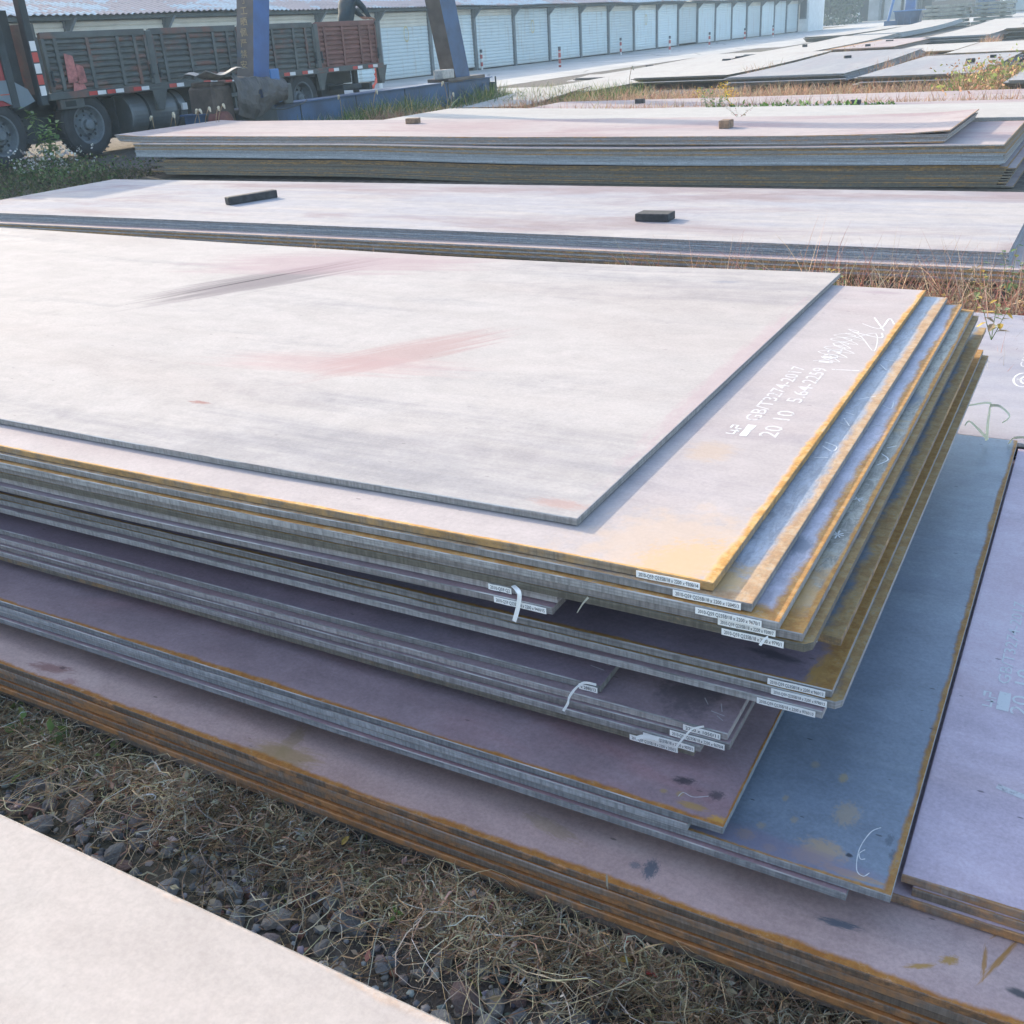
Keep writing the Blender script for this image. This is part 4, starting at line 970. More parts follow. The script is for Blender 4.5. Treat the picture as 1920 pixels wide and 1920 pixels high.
mb = MB(); mb.tube([(-16.6, 168, 0), (-16.6, 168, 7)], 0.12, 8); mb.build('post', M['post'], rl)
mb = MB(); mb.box(-17.4, -16.75, 167.7, 168.2, 1.6, 3.6); mb.build('red_box', M['redp'], rl)
mb = MB(); mb.lathe([(0, 0), (.3, .35), (.7, .42), (1.1, .3), (1.3, 0)], (-16.3, 167.7, 3.0), 'z', 12); mb.build('white_bulb', M['whitewall'], rl, smooth=True)
# blue skip in front of the bundles
sk = empty('blue_skip', tuple(at(1700, 49, 0.2))[:2] + (0,), 'dark blue metal skip beside the olive sheet bundles', 'skip')
mb = MB(); b0 = at(1690, 52, 0.0); bx, by = at(1700, 49, 0.2).x, at(1700, 49, 0.2).y
mb.add([(bx - .8, by, 0.25), (bx + .8, by, 0.25), (bx + .8, by + 1.4, 0.25), (bx - .8, by + 1.4, 0.25), (bx - 1.0, by - .15, 1.25), (bx + 1.0, by - .15, 1.25), (bx + 1.0, by + 1.6, 1.25), (bx - 1.0, by + 1.6, 1.25)], [(0, 3, 2, 1), (0, 1, 5, 4), (1, 2, 6, 5), (2, 3, 7, 6), (3, 0, 4, 7)])
for i in range(4): mb.box(bx - .8 + i * .5, bx - .72 + i * .5, by - .14, by - .04, 0.3, 1.2)
mb.build('bin_body', M['bluedeep'], sk)
mb = MB(); mb.box(bx - 1.08, bx + 1.08, by - .25, by + 1.7, 1.25, 1.33, 0, None, 0.02); mb.build('rim', M['bluelite'], sk)
for a in (-.6, .6):
    mb = MB(); mb.lathe([(-.06, 0), (-.06, .12), (.06, .12), (.06, 0)], (bx + a, by + .3, .13), 'x', 10); mb.build('wheel', M['dark'], sk)
# standing blue column with a white crossbar (far crane leg)
fc = empty('far_crane_leg', (-20, 120, 0), 'blue steel crane leg standing far off above the blue skip', 'crane leg')
fp = at(1712, 32, 0.0)
fx, fy = -19.0, 112.0
mb = MB(); mb.box(fx - 0.45, fx + 0.45, fy, fy + .6, 0.4, 9.0, 0, None, .04); mb.build('column', M['bluepaint'], fc)
mb = MB(); mb.tube([(fx - 1.9, fy, 0.3), (fx - 0.4, fy, 8.6)], 0.13, 8); mb.build('brace', M['bluelite'], fc)
mb = MB(); mb.box(fx - 2.2, fx + .9, fy - .2, fy + .8, 0, 0.42); mb.build('foot', M['bluedeep'], fc)

# ------------------------------------------------------------------ bollards
M['bolw'] = simple('chalky_white_paint', (0.62, 0.62, 0.60), 0.7, 0.1, 6)
M['bolr'] = simple('dull_red_band_paint', (0.40, 0.08, 0.07), 0.7, 0.15, 6)
M['boltop'] = simple('dark_post_head', (0.06, 0.07, 0.08), 0.7, 0.2, 6)
bl = [(713, 165, 1.0, 'nearest bollard, right behind the truck, with a red cloth beside it'), (904, 131, .9, 'bollard just right of the leaning crane leg'), (1050, 126, .85, 'tall thin bollard with mostly red stripes, third from the left'), (1164, 103, .9, 'bollard fourth from the left along the shutters'),
      (1255.7, 98.4, .85, 'bollard fifth from the left, before the slightly raised shutter'), (1330, 89, .85, 'bollard sixth from the left along the shutters'), (1396, 78, .85, 'bollard seventh from the left along the shutters'), (1449, 70, .85, 'farthest bollard, near the end of the shutters')]
for i, (px, py, hh, lb) in enumerate(bl):
    b = at(px, py, 0.006)
    e = empty('striped_bollard', b, 'red and white ' + lb, 'bollard', 'red and white bollards along the road')
    r_ = 0.06 if i else 0.10
    mb = MB(); mb.lathe([(0, 0), (0, r_), (hh - .04, r_), (hh, r_ * .7), (hh, 0)], b, 'z', 14); mb.build('post', M['bolw'] if i != 2 else M['bolr'], e, smooth=False)
    for k in range(2 if i != 2 else 3):
        z0 = hh * (0.18 + 0.38 * k) if i != 2 else hh * (0.12 + 0.3 * k)
        mb = MB(); mb.lathe([(z0, r_ + .003), (z0 + hh * (.2 if i != 2 else .06), r_ + .003)], b, 'z', 14); mb.build('stripe', M['bolr'] if i != 2 else M['bolw'], e)
    mb = MB(); mb.lathe([(hh - .13, r_ + .004), (hh + .015, r_ + .004), (hh + .02, 0)], b, 'z', 14); mb.build('cap', M['boltop'], e)
b = at(713, 165, 0.0)
mb = MB()
pts = [(b.x + .06, b.y - .18, .75), (b.x + .10, b.y - .30, .58), (b.x + .02, b.y - .22, .42), (b.x + .12, b.y - .38, .25), (b.x + .05, b.y - .55, .05)]
mb.tube(smooth_path(pts, 4), [.02 + .05 * abs(math.sin(k * .7)) for k in range(17)], 6)
tag(mb.build('red_cloth', simple('orange_red_cloth', (0.75, 0.12, 0.07), 0.7, .15, 9), None, b), 'twisted orange red cloth hanging beside the nearest bollard', 'cloth')

# ------------------------------------------------------------------ truck
TX = -15.8
M['truckgrey'] = simple('grimy_grey_brown_truck_paint', (0.085, 0.095, 0.092), 0.6, 0.3, 2.5, 0.003, dirt=((0.17, 0.085, 0.065), 0.51))
M['truckdark'] = simple('blackened_truck_metal', (0.035, 0.045, 0.05), 0.7, 0.3, 3, 0.003)
M['truckrust'] = simple('oxide_red_side_board', (0.19, 0.085, 0.07), 0.6, 0.25, 2.5, 0.003)
M['cabred'] = simple('red_cab_paint', (0.33, 0.035, 0.045), 0.35, 0.15, 1.5, None)
M['rubber'] = simple('tyre_rubber', (0.030, 0.034, 0.038), 0.8, 0.25, 8, 0.004)
M['rim'] = simple('dusty_steel_rim', (0.12, 0.14, 0.155), 0.6, 0.25, 6, 0.003)
M['refr'] = simple('red_reflective_tape', (0.50, 0.06, 0.05), 0.4, 0.1, 6, None)
M['refw'] = simple('white_reflective_tape', (0.70, 0.70, 0.70), 0.4, 0.06, 6, None)
M['tank'] = simple('dull_fuel_tank', (0.15, 0.17, 0.18), 0.45, 0.2, 2, 0.002, metal=0.3)
tk = empty('flatbed_truck', (-17, 13, 0), 'grey drop side lorry with red cab parked behind the crane foot', 'lorry')
zt, zb = 2.04, 1.12
ysp = [12.35, 14.72, 17.10, 19.52, 21.85]
def side_board(y0, y1, x, mat, name='side_board', sgn=1):
    mb = MB(); mb.box(x - .05, x, y0 + .03, y1 - .03, zb, zt - .0)
    p = mb.build(name, mat, tk)
    mb = MB(); mb.box(x, x + .035 * sgn, y0 + .02, y1 - .02, zt - .09, zt + .012, 0, None, .006) if sgn > 0 else mb.box(x - .085, x - .05, y0, y1, zt - .09, zt)
    mb.build('top_rail', mat, tk)
    return p
for i in range(4):
    y0, y1 = ysp[i], ysp[i + 1]
    mt = M['truckrust'] if i == 3 else M['truckgrey']
    p = side_board(y0 + .04, y1 - .04, TX, mt)
    if i == 3: p['label'] = 'oxide red rear side board'
    nr = 4; bw = (y1 - y0 - .16) / nr
    wds = [0.0, .30, .52, .92]
    cuts = [y0 + .08, y0 + .08 + (y1 - y0) * .10, y0 + .08 + (y1 - y0) * .38, y0 + .08 + (y1 - y0) * .66, y1 - .34, y1 - .08]
    for k, yc in enumerate(cuts):
        mb = MB(); mb.box(TX + .001, TX + .055, yc - .035, yc + .035, zb + .02, zt - .09, 0, None, .006); mb.build('rib', mt, p)
    for k in range(8):
        z0 = zb + .05 + k * .098
        mb = MB()
        ya, yb_ = cuts[0] + .04, cuts[-1] - .04
        mb.add([(TX + .001, ya, z0), (TX + .001, yb_, z0), (TX + .030, yb_, z0 + .022), (TX + .030, ya, z0 + .022), (TX + .030, yb_, z0 + .062), (TX + .030, ya, z0 + .062), (TX + .001, yb_, z0 + .080), (TX + .001, ya, z0 + .080)], [(0, 1, 2, 3), (3, 2, 4, 5), (5, 4, 6, 7)])
        mb.build('slat', mt, p, fixn=False)
    for k, off in enumerate((.25, 1.15, 1.75)):
        if i == 0 and k == 0: off = .75
        for c_, m_ in ((0, 'refr'), (.19, 'refw')):
            mb = MB(); mb.box(TX + .09, TX + .094, y0 + off + c_, y0 + off + c_ + .18, zb - .085, zb - .02); mb.build('reflector', M[m_], tk)
for y in ysp[1:4] + [21.83]:
    mb = MB(); mb.box(TX - .06, TX + .07, y - .07, y + .07, zb - .45, zt - .02, 0, None, .01)
    mb.add([(TX + .05, y - .07, zb - .45), (TX + .05, y + .07, zb - .45), (TX + .09, y + .2, zb - .05), (TX + .09, y - .2, zb - .05)], [(0, 1, 2, 3)])
    mb.build('stake', M['truckgrey'], tk)
mb = MB(); mb.box(TX - .02, TX + .088, 12.3, 21.9, zb - .11, zb + .005, 0, None, .01); mb.build('side_rail', M['truckgrey'], tk)
mb = MB(); mb.box(TX - 2.5, TX - .05, 12.3, 21.9, zb - .08, zb); mb.build('bed_floor', M['truckdark'], tk)
for i in range(4): side_board(ysp[i] + .04, ysp[i + 1] - .04, TX - 2.42, M['truckgrey'], 'side_board', -1)
mb = MB(); mb.box(TX - 2.45, TX, 12.28, 12.36, zb, zt + .15); mb.build('headboard', M['truckgrey'], tk)
mb = MB(); mb.box(TX - 2.40, TX - .02, 21.80, 21.88, zb, zt); mb.build('tailboard', M['truckrust'], tk)
for i in range(4):
    for yy in (ysp[i] + .10, ysp[i + 1] - .10):
        mb = MB(); mb.box(TX + .056, TX + .085, yy - .018, yy + .018, zb + .10, zb + .34, 0, None, .004); mb.box(TX + .06, TX + .11, yy - .03, yy + .03, zb + .16, zb + .19)
        tag(mb.build('board_latch', M['truckdark'], tk))
for yy in (13.72, 19.60):
    mb = MB(); mb.box(TX - .36, TX - .06, yy, yy + .015, .28, .95); mb.build('mud_flap', M['rubber'], tk)
for k in range(3):
    mb = MB(); mb.tube(smooth_path([(TX - .3 - .08 * k, 11.7, 1.25 + .1 * k), (TX - .25 - .08 * k, 11.9, .95), (TX - .3 - .08 * k, 12.2, 1.2 + .08 * k)], 5), .014, 6); mb.build('air_hose', M['truckdark'], tk)
# front stakes with reflectors
for y, lean in ((11.66, .03), (12.22, .03)):
    mb = MB(); mb.box(TX - .1, TX + .04, y - .07, y + .07, .95, 3.3, 0, None, .012); mb.build('mast', M['truckdark'], tk)
for k in range(5):
    mb = MB(); mb.box(TX + .042, TX + .046, 12.17, 12.28, 1.78 - k * .17, 1.93 - k * .17); mb.build('reflector', M['refw' if k % 2 == 0 else 'refr'], tk)
# peeling red patch
mb = MB()
for (a, b_, c_, d_) in ((12.75, 12.98, 1.25, 1.72), (12.95, 13.15, 1.22, 1.55), (12.82, 13.10, 1.12, 1.27)):
    mb.add([(TX + .060, a, c_), (TX + .060, b_, c_ + .03), (TX + .060, b_ - .03, d_ - .05), (TX + .060, a + .03, d_)], [(0, 1, 2, 3)])
mb.build('peeling_red_patch', simple('flaking_pink_red_paint', (0.36, 0.13, 0.12), .7, .4, 9), tk)
# small triangular bracket under the front
mb = MB(); mb.box(TX - .05, TX + .05, 12.5, 13.0, .85, 1.02, 0, None, .01); mb.build('bracket', M['truckgrey'], tk)
mb = MB(); mb.box(TX + .052, TX + .055, 12.60, 12.82, .89, .98); mb.build('bracket_hole', M['dark'], tk)
# chassis
for x in (TX - .75, TX - 1.65):
    mb = MB(); mb.box(x - .05, x + .05, 9.0, 21.6, .72, 1.0); mb.build('chassis_beam', M['truckdark'], tk)
mb = MB(); mb.box(TX - 1.8, TX - .5, 11.9, 21.0, .34, .75); mb.build('underbody_boxes', M['truckdark'], tk)
mb = MB(); mb.lathe([(14.1, 0), (14.1, .34), (14.13, .36), (15.45, .36), (15.48, .34), (15.48, 0)], (TX - .42, 0, .62), 'y', 32)
ft = mb.build('fuel_tank', M['tank'], tk, smooth=False)
for y in (14.5, 15.25):
    mb = MB(); mb.lathe([(y - .03, .372), (y + .03, .372)], (TX - .42, 0, .62), 'y', 32); mb.build('tank_strap', M['truckdark'], ft)
mb = MB(); mb.box(TX - .05, TX + .0, 15.3, 15.42, .62, .74); mb.build('tank_label', M['refw'], ft)
for z in (.78, .42):
    mb = MB(); mb.box(TX - .04, TX + .02, 15.75, 17.0, z - .04, z + .04, 0, None, .008); mb.build('side_guard', M['truckgrey'], tk)
for y in (16.0, 16.8):
    mb = MB(); mb.box(TX - .06, TX - .03, y - .03, y + .03, .3, 1.02); mb.build('guard_bracket', M['truckgrey'], tk)
mb = MB(); mb.box(TX - .4, TX - .05, 17.5 + .75, 18.0 + .32, .55, .95, 0, None, .02); mb.build('air_tank', M['tank'], tk)
mb = MB(); mb.box(TX - 2.2, TX - .15, 21.55, 21.68, .55, .70, 0, None, .01); mb.build('rear_bumper', M['truckdark'], tk)
for x in (TX - .5, TX - 1.9):
    mb = MB(); mb.box(x - .04, x + .04, 21.4, 21.55, .5, 1.05); mb.build('bumper_arm', M['truckdark'], tk)
mb = MB(); mb.box(TX - .4, TX + .04, 20.3, 21.0, .62, .72, 0, None, .01); mb.build('tool_rack', M['truckdark'], tk)
def wheel(y, x, dual=False):
    r = .53; w_ = .30; c0 = Vector((x, y, .035 + r - .0))
    mb = MB()
    prof = [(-w_, .30), (-w_ - .0, .44), (-w_ + .03, .50), (-w_ + .07, r - .008), (-w_ + .10, r), (-.10, r), (-.07, r - .008), (-.03, .50), (0, .44), (-.004, .335), (-.03, .30), (-w_, .30)]
    mb.lathe(prof, c0, 'x', 40)
    ty = mb.build('wheel', M['rubber'], tk, smooth=False)
    n = 36; mbt = MB()
    for k in range(n):
        a = 2 * math.pi * k / n
        T = Matrix.Translation(c0) @ Matrix.Rotation(a, 4, 'X')
        mbt.box(-w_ + .04, -.04, -.012, .012, r - .004, r + .008, 0, T)
    tag(mbt.build('tread', M['rubber'], ty), kind='stuff')
    mb = MB(); dish = -.11 if not dual else -.20
    mb.lathe([(-.012, .30), (-.006, .325), (-.03, .30), (dish, .255), (dish - .01, .20), (dish + .055, .14), (dish + .06, .0)], c0, 'x', 32)
    rm = mb.build('rim', M['rim'], ty, smooth=False)
    mb = MB(); mb.lathe([(dish + .05, .095), (dish + .13, .09), (dish + .15, .06), (dish + .15, 0)], c0, 'x', 20)
    for k in range(8):
        a = 2 * math.pi * k / 8 + .2
        mb.lathe([(dish + .04, .018), (dish + .09, .018), (dish + .09, 0)], c0 + Vector((0, .165 * math.cos(a), .165 * math.sin(a))), 'x', 6)
    mb.build('hub', M['rim'], ty)
    for k in range(8):
        a = 2 * math.pi * k / 8
        mb = MB(); mb.lathe([(dish + .012, .026), (dish + .014, 0)], c0 + Vector((0, .228 * math.cos(a), .228 * math.sin(a))), 'x', 8)
        mb.build('hand_hole', M['dark'], ty)
for y, dual in ((11.28, False), (13.06, False), (17.62, True), (18.93, True)):
    wheel(y, TX - .02, dual)
    wheel(y, TX - 2.15, dual)
    mb = MB(); mb.tube([(TX - 2.3, y, .56), (TX - .2, y, .56)], .07, 10); mb.build('axle', M['truckdark'], tk)
# cab
mb = MB()
cy0, cy1 = 9.55, 11.62
xs_ = (TX - 2.42, TX + .0)
prof = [(cy1, 1.0), (cy1 - .06, 2.2), (cy1 - .16, 3.0), (cy1 - .3, 3.1), (cy0 + .5, 3.1), (cy0 + .12, 2.2), (cy0, 1.6), (cy0, .75), (cy0 + .9, .75), (cy0 + .95, 1.0)]
vs = [(x, y, z) for x in xs_ for y, z in prof]; n = len(prof)
mb.add(vs, [tuple(range(n)), tuple(reversed(range(n, 2 * n)))] + [(i, (i + 1) % n, n + (i + 1) % n, n + i) for i in range(n)])
cab = mb.build('cab', M['cabred'], tk)
mb = MB(); mb.box(TX + .001, TX + .01, 10.2, 11.0, 2.05, 2.75); mb.build('side_window', M['glassd'], cab)
mb = MB(); mb.box(TX - 2.3, TX - .12, cy0 + .18, cy0 + .24, 2.1, 2.9); mb.build('windscreen', M['glassd'], cab)
mb = MB(); mb.box(TX - 2.3, TX - .05, cy0 - .12, cy0 + .05, .55, .85, 0, None, .03); mb.build('bumper', M['truckgrey'], cab)
for x in (TX - .3, TX - 2.1):
    mb = MB(); mb.box(x - .12, x + .12, cy0 - .04, cy0 + .01, .95, 1.15, 0, None, .02); mb.build('headlight', M['refw'], cab)
mb = MB(); mb.add([(TX + .02, 11.0, 1.36), (TX + .02, 11.66, 1.38), (TX + .02, 11.95, 1.22), (TX + .02, 12.04, 1.03), (TX + .02, 11.72, .93), (TX + .02, 11.45, 1.08), (TX + .02, 11.0, 1.12),
                   (TX - .5, 11.0, 1.36), (TX - .5, 11.66, 1.38), (TX - .5, 11.95, 1.22), (TX - .5, 12.04, 1.03), (TX - .5, 11.72, .93), (TX - .5, 11.45, 1.08), (TX - .5, 11.0, 1.12)],
                  [tuple(range(7)), tuple(reversed(range(7, 14)))] + [(i, (i + 1) % 7, 7 + (i + 1) % 7, 7 + i) for i in range(7)])
mb.build('mudguard', simple('grey_plastic_mudguard', (0.15, 0.19, 0.22), .5, .12, 2), cab)
mb = MB(); mb.box(TX + .022, TX + .026, 11.42, 11.60, 1.16, 1.175); mb.build('red_scuff', M['redp'], cab)
def text3d(name, body, size, loc, rot, mat, parent, extr=0.0, bold=0.0, sx=1.0):
    vs, fs = text_geo(body, 1.0, bold=bold)
    Mx = Matrix.Translation(Vector(loc)) @ rot.to_4x4() @ Matrix.Diagonal((size * sx, size, 1, 1))
    mb = MB(); mb.add(vs, fs, 0, Mx)
    return mb.build(name, mat, parent, fixn=False)
RX = Matrix(((0, 0, 1), (1, 0, 0), (0, 1, 0)))      # text reading along +Y, facing +X
text3d('door_lettering', 'C \u5434', .17, (TX + .004, 11.05, 1.72), RX, M['refw'], cab, bold=.01)
text3d('door_lettering', '4\u00d74', .12, (TX + .004, 11.22, 1.50), RX, simple('pale_pink_lettering', (0.5, .3, .3), .6, .1), cab)
mb = MB(); mb.box(TX - .5, TX - .25, 11.75, 12.1, .9, 2.4); mb.build('exhaust_stack', M['truckdark'], tk)

# ------------------------------------------------------------------ gantry crane foot
GX = -14.0
M['legrust'] = simple('rust_brown_crane_leg', (0.13, 0.105, 0.09), 0.7, 0.3, 2.0, 0.003, dirt=((0.07, 0.10, 0.13), 0.56))
M['tanpaint'] = simple('pale_tan_brush_lettering', (0.48, 0.36, 0.20), .8, .2, 9)
gc = empty('gantry_crane', (GX, 19, 0), 'blue gantry crane foot with two leaning legs on a long low end carriage', 'gantry crane')
def skew_box(x0, x1, ya0, ya1, z0, yb0, yb1, z1, xt=0.0):
    return [(x0, ya0, z0), (x1, ya0, z0), (x1, ya1, z0), (x0, ya1, z0), (x0 - xt, yb0, z1), (x1 - xt, yb0, z1), (x1 - xt, yb1, z1), (x0 - xt, yb1, z1)], [(0, 3, 2, 1), (4, 5, 6, 7), (0, 1, 5, 4), (1, 2, 6, 5), (2, 3, 7, 6), (3, 0, 4, 7)]
def leg(y0, y1, z0, slope, mats, wx=.40):
    H2 = 6.6; dy = slope * (H2 - z0)
    mb = MB()
    vs, fs = skew_box(GX - wx, GX, y0, y1, z0, y0 + dy - .0, y1 + dy + .05, H2)
    # faces: -Y is index 2, +X is index 3
    for i, f in enumerate(fs): mb.add([vs[k] for k in f], [tuple(range(4))], 0 if i == 2 else 1)
    return mb.build('leg', mats, gc, fixn=True)
l1 = leg(15.30, 15.72, .66, .235, [M['legrust'], M['bluepaint']])
l2 = leg(22.05 + .35, 22.50 + .55, .66, -.27, [M['legrust'], M['bluedeep']])
l1['label'] = 'blue leg with pale brushed characters'; l2['label'] = 'rust streaked leg leaning left'
mb = MB(); mb.box(GX - .35, GX - .02, 15.2, 22.2, 6.6, 7.0, 0, None, .02); mb.build('tie_beam', M['bluepaint'], gc)
chars = '\u4e01\u5de5\u6652\u4f69\u4e25\u7981\u5b89'
RF = Matrix(((1, 0, 0), (0, 0, -1), (0, 1, 0)))      # facing -Y
for i, ch in enumerate(chars):
    z = 2.36 - i * .178
    yl = 15.30 + .235 * (z - .66) - .006
    text3d('brushed_character', ch, .15, (GX - .30, yl, z), RF, M['tanpaint'], l1, sx=1.15, bold=.0)
# end carriage beam
mb = MB(); mb.box(GX - .38, GX, 13.9, 24.0, .10, .60, 0, None, .01); bmx = mb.build('end_carriage', M['bluedeep'], gc)
mb = MB(); mb.box(GX - .42, GX + .05, 13.85, 24.05, .60, .625); mb.build('top_flange', M['bluedeep'], bmx)
for y in (16.6, 18.4, 20.2, 22.0):
    mb = MB(); mb.box(GX + .001, GX + .012, y - .01, y + .01, .12, .6); mb.build('web_seam', M['truckdark'], bmx)
mb = MB(); mb.box(GX - .5, GX + .1, 21.9, 23.6, .627, .70, 0, None, .01); mb.build('leg_plate', M['legrust'], gc)
for yw in (14.3, 23.6):
    mb = MB(); mb.lathe([(GX - .12, 0), (GX - .12, .24), (GX - .09, .24), (GX - .09, .20), (GX + .06, .20), (GX + .06, .24), (GX + .09, .24), (GX + .09, 0)], (0, yw, .24), 'x', 28)
    wl = mb.build('rail_wheel', M['bluedeep'], gc)
    mb = MB(); mb.lathe([(GX + .09, .10), (GX + .13, .09), (GX + .13, 0)], (0, yw, .24), 'x', 16); mb.build('wheel_hub', M['truckdark'], wl)
mb = MB(); mb.box(GX - .2, GX + .13, 23.95, 24.05, .1, .5, 0, None, .01); mb.build('end_buffer', M['truckdark'], gc)
mb = MB(); mb.tube([(GX + .1, 24.1, .62), (GX + .1, 24.12, .1)], .02, 6); mb.build('hook_rod', M['truckdark'], gc)
# drive housing
mb = MB(); mb.box(GX - .35, GX + .25, 14.05, 14.55, .05, 1.05, 0, None, .04); mb.box(GX - .3, GX + .2, 14.1, 14.45, 1.04, 1.12, 0, None, .02)
mb.build('drive_post', simple('rust_brown_housing', (0.085, 0.065, 0.055), .8, .35, 4, .005), gc)
mb = MB(); mb.lathe([(GX + .1, 0), (GX + .1, .17), (GX + .38, .17), (GX + .42, .12), (GX + .42, 0)], (0, 14.15, .48), 'x', 20); mb.build('drive_motor', simple('dull_red_motor', (0.15, .05, .04), .7, .3, 5), gc)
mb = MB(); mb.box(GX - .3, GX + .3, 14.6, 15.6, .12, .62, 0, None, .04); mb.build('gearbox', M['truckdark'], gc)
mb = MB(); mb.lathe([(GX + .30, .0), (GX + .30, .20), (GX + .36, .20), (GX + .36, .0)], (0, 15.62, .88), 'x', 24)
dk_ = mb.build('blue_disc', M['bluelite'], gc)
mb = MB()
for rr_ in (.14, .09): mb.lathe([(GX + .362, rr_), (GX + .375, rr_ - .01), (GX + .362, rr_ - .03)], (0, 15.62, .88), 'x', 24)
mb.build('disc_rings', simple('pale_blue_ring', (.12, .3, .5), .5, .1), dk_)
mb = MB(); mb.box(GX + .30, GX + .34, 15.50, 15.74, 1.05, 1.25, 0, None, .01); mb.build('disc_bracket', M['bluelite'], gc)
mb = MB(); mb.box(GX - .1, GX + .25, 15.9, 16.15, .62, .98, 0, None, .02); mb.build('junction_box', M['truckgrey'], gc)
mb = MB(); mb.tube(smooth_path([(GX + .3, 15.2, .62), (GX + .32, 15.7, .55), (GX + .3, 16.3, .60), (GX + .1, 16.7, .64)], 5), .012, 6); mb.build('cable', M['truckdark'], gc)
cb = atX(849, 142, GX + .0)
mb = MB(); mb.box(GX - .15, GX + .12, 22.0 - .35, 22.0 + .15, .702, .90, 0, None, .02)
tag(mb.build('concrete_block', simple('pale_rough_concrete', (0.45, 0.42, 0.38), .9, .2, 12, .006), None, (GX, 21.9, .702)), 'pale rough block resting on the crane carriage at the foot of the leaning leg', 'concrete block')
# tarpaulin draped over the drive
n_u, n_v = 22, 16; vs = []; fs = []
tr = random.Random(5)
def tarp_pt(u, v):
    # u along Y (14.35 .. 15.9), v from back top over the edge and down the front
    y = 14.45 + 1.35 * u
    if v < .45: x = GX - .35 + (v / .45) * .70; z = 1.18 - .10 * u
    else: t = (v - .45) / .55; x = GX + .35 + .10 * math.sin(t * 3) ; z = 1.18 - .10 * u - t * (.62 + .12 * math.sin(u * 5)) * (1 - .25 * u)
    n_ = .022 * abs(math.sin(u * 9 + v * 3)) + .018 * abs(math.sin(v * 11 - u * 6)) - .02 + .010 * math.sin(u * 31 + v * 13)
    return (x + n_, y + .03 * math.sin(v * 15), z + n_ * (1.1 if v < .45 else .2))
for i in range(n_u + 1):
    for j in range(n_v + 1): vs.append(tarp_pt(i / n_u, j / n_v))
for i in range(n_u):
    for j in range(n_v):
        if (i, j) in ((9, 10), (10, 10), (10, 11)): continue
        a = i * (n_v + 1) + j; fs.append((a, a + 1, a + n_v + 2, a + n_v + 1))
mb = MB(); mb.add(vs, fs)
tp = tag(mb.build('tarpaulin', simple('grey_cracked_tarpaulin', (0.075, 0.070, 0.068), .6, .25, 5, .006), None, (GX, 15.1, 1.1), fixn=False), 'torn grey tarpaulin draped over the crane drive', 'tarpaulin')
sl = tp.modifiers.new('thickness', 'SOLIDIFY'); sl.thickness = .006
mb = MB(); vs = []; fs = []
for i in range(9):
    for j in range(7):
        u, v = i / 8, j / 6
        vs.append((GX - .35 + v * .75, 13.95 + .85 * u, 1.20 + .05 * math.sin(u * 6 + v * 3) + .04 * math.sin(v * 9) + (.06 * v)))
for i in range(8):
    for j in range(6): a = i * 7 + j; fs.append((a, a + 1, a + 8, a + 7))
mb.add(vs, fs)
o = tag(mb.build('wrinkled_sheet', simple('pale_wrinkled_sheeting', (0.26, 0.25, 0.24), .6, .25, 8, .006), None, (GX, 14.3, 1.15), fixn=False), 'pale wrinkled sheeting capping the rusty drive post left of the crane leg', 'sheeting')
sl = o.modifiers.new('thickness', 'SOLIDIFY'); sl.thickness = .008

# ------------------------------------------------------------------ timber blocks on the plates
def block(c, sx, sy, sz, rz, m, label, group='timber blocks lying on the plates'):
    mb = MB(); T = Matrix.Rotation(rz, 4, 'Z')
    r_ = random.Random(int(c[0] * 100))
    mb.box(-sx / 2, sx / 2, -sy / 2, sy / 2, 0, sz, 0, None, min(sx, sy, sz) * .09)
    mb.v = [(x + r_.uniform(-.002, .002), y + r_.uniform(-.002, .002), z + r_.uniform(-.001, .001) * (z > .002)) for x, y, z in mb.v]
    mb.v = [tuple(T @ Vector(p)) for p in mb.v]
    me = mb.mesh('timber_block', M[m])
    import bmesh
    bm = bmesh.new(); bm.from_mesh(me); bmesh.ops.recalc_face_normals(bm, faces=bm.faces[:]); bm.to_mesh(me); bm.free()
    return tag(link('timber_block', me, None, c), label, 'timber block', group)
z2 = zt2 + .001
a = at(425, 385, z2); b_ = at(511, 371, z2)
block(((a.x + b_.x) / 2, (a.y + b_.y) / 2 + .03, z2), (b_ - a).length + .03, .085, .07, math.atan2(b_.y - a.y, b_.x - a.x), 'woodd', 'long blackened timber lying on the low second stack, split at one end')
a = at(1190, 416, z2); b_ = at(1250, 417, z2)
block(((a.x + b_.x) / 2, (a.y + b_.y) / 2 + .09, z2), .25, .16, .055, .03, 'woodd', 'flat dark timber block on the right half of the low second stack')
def on3(px, py): 
    p = at(px, py, .5); z = .495 + T3(p.x) + .001; return at(px, py, z)
p = on3(771, 232); block((p.x, p.y + .05, p.z), .19, .11, .07, .25, 'woodb', 'brown timber block on the left half of the faded pink top plate')
p = on3(1357, 241); block((p.x, p.y + .08, p.z), .12, .20, .085, .05, 'woodb', 'square brown timber block in the middle of the faded pink top plate')
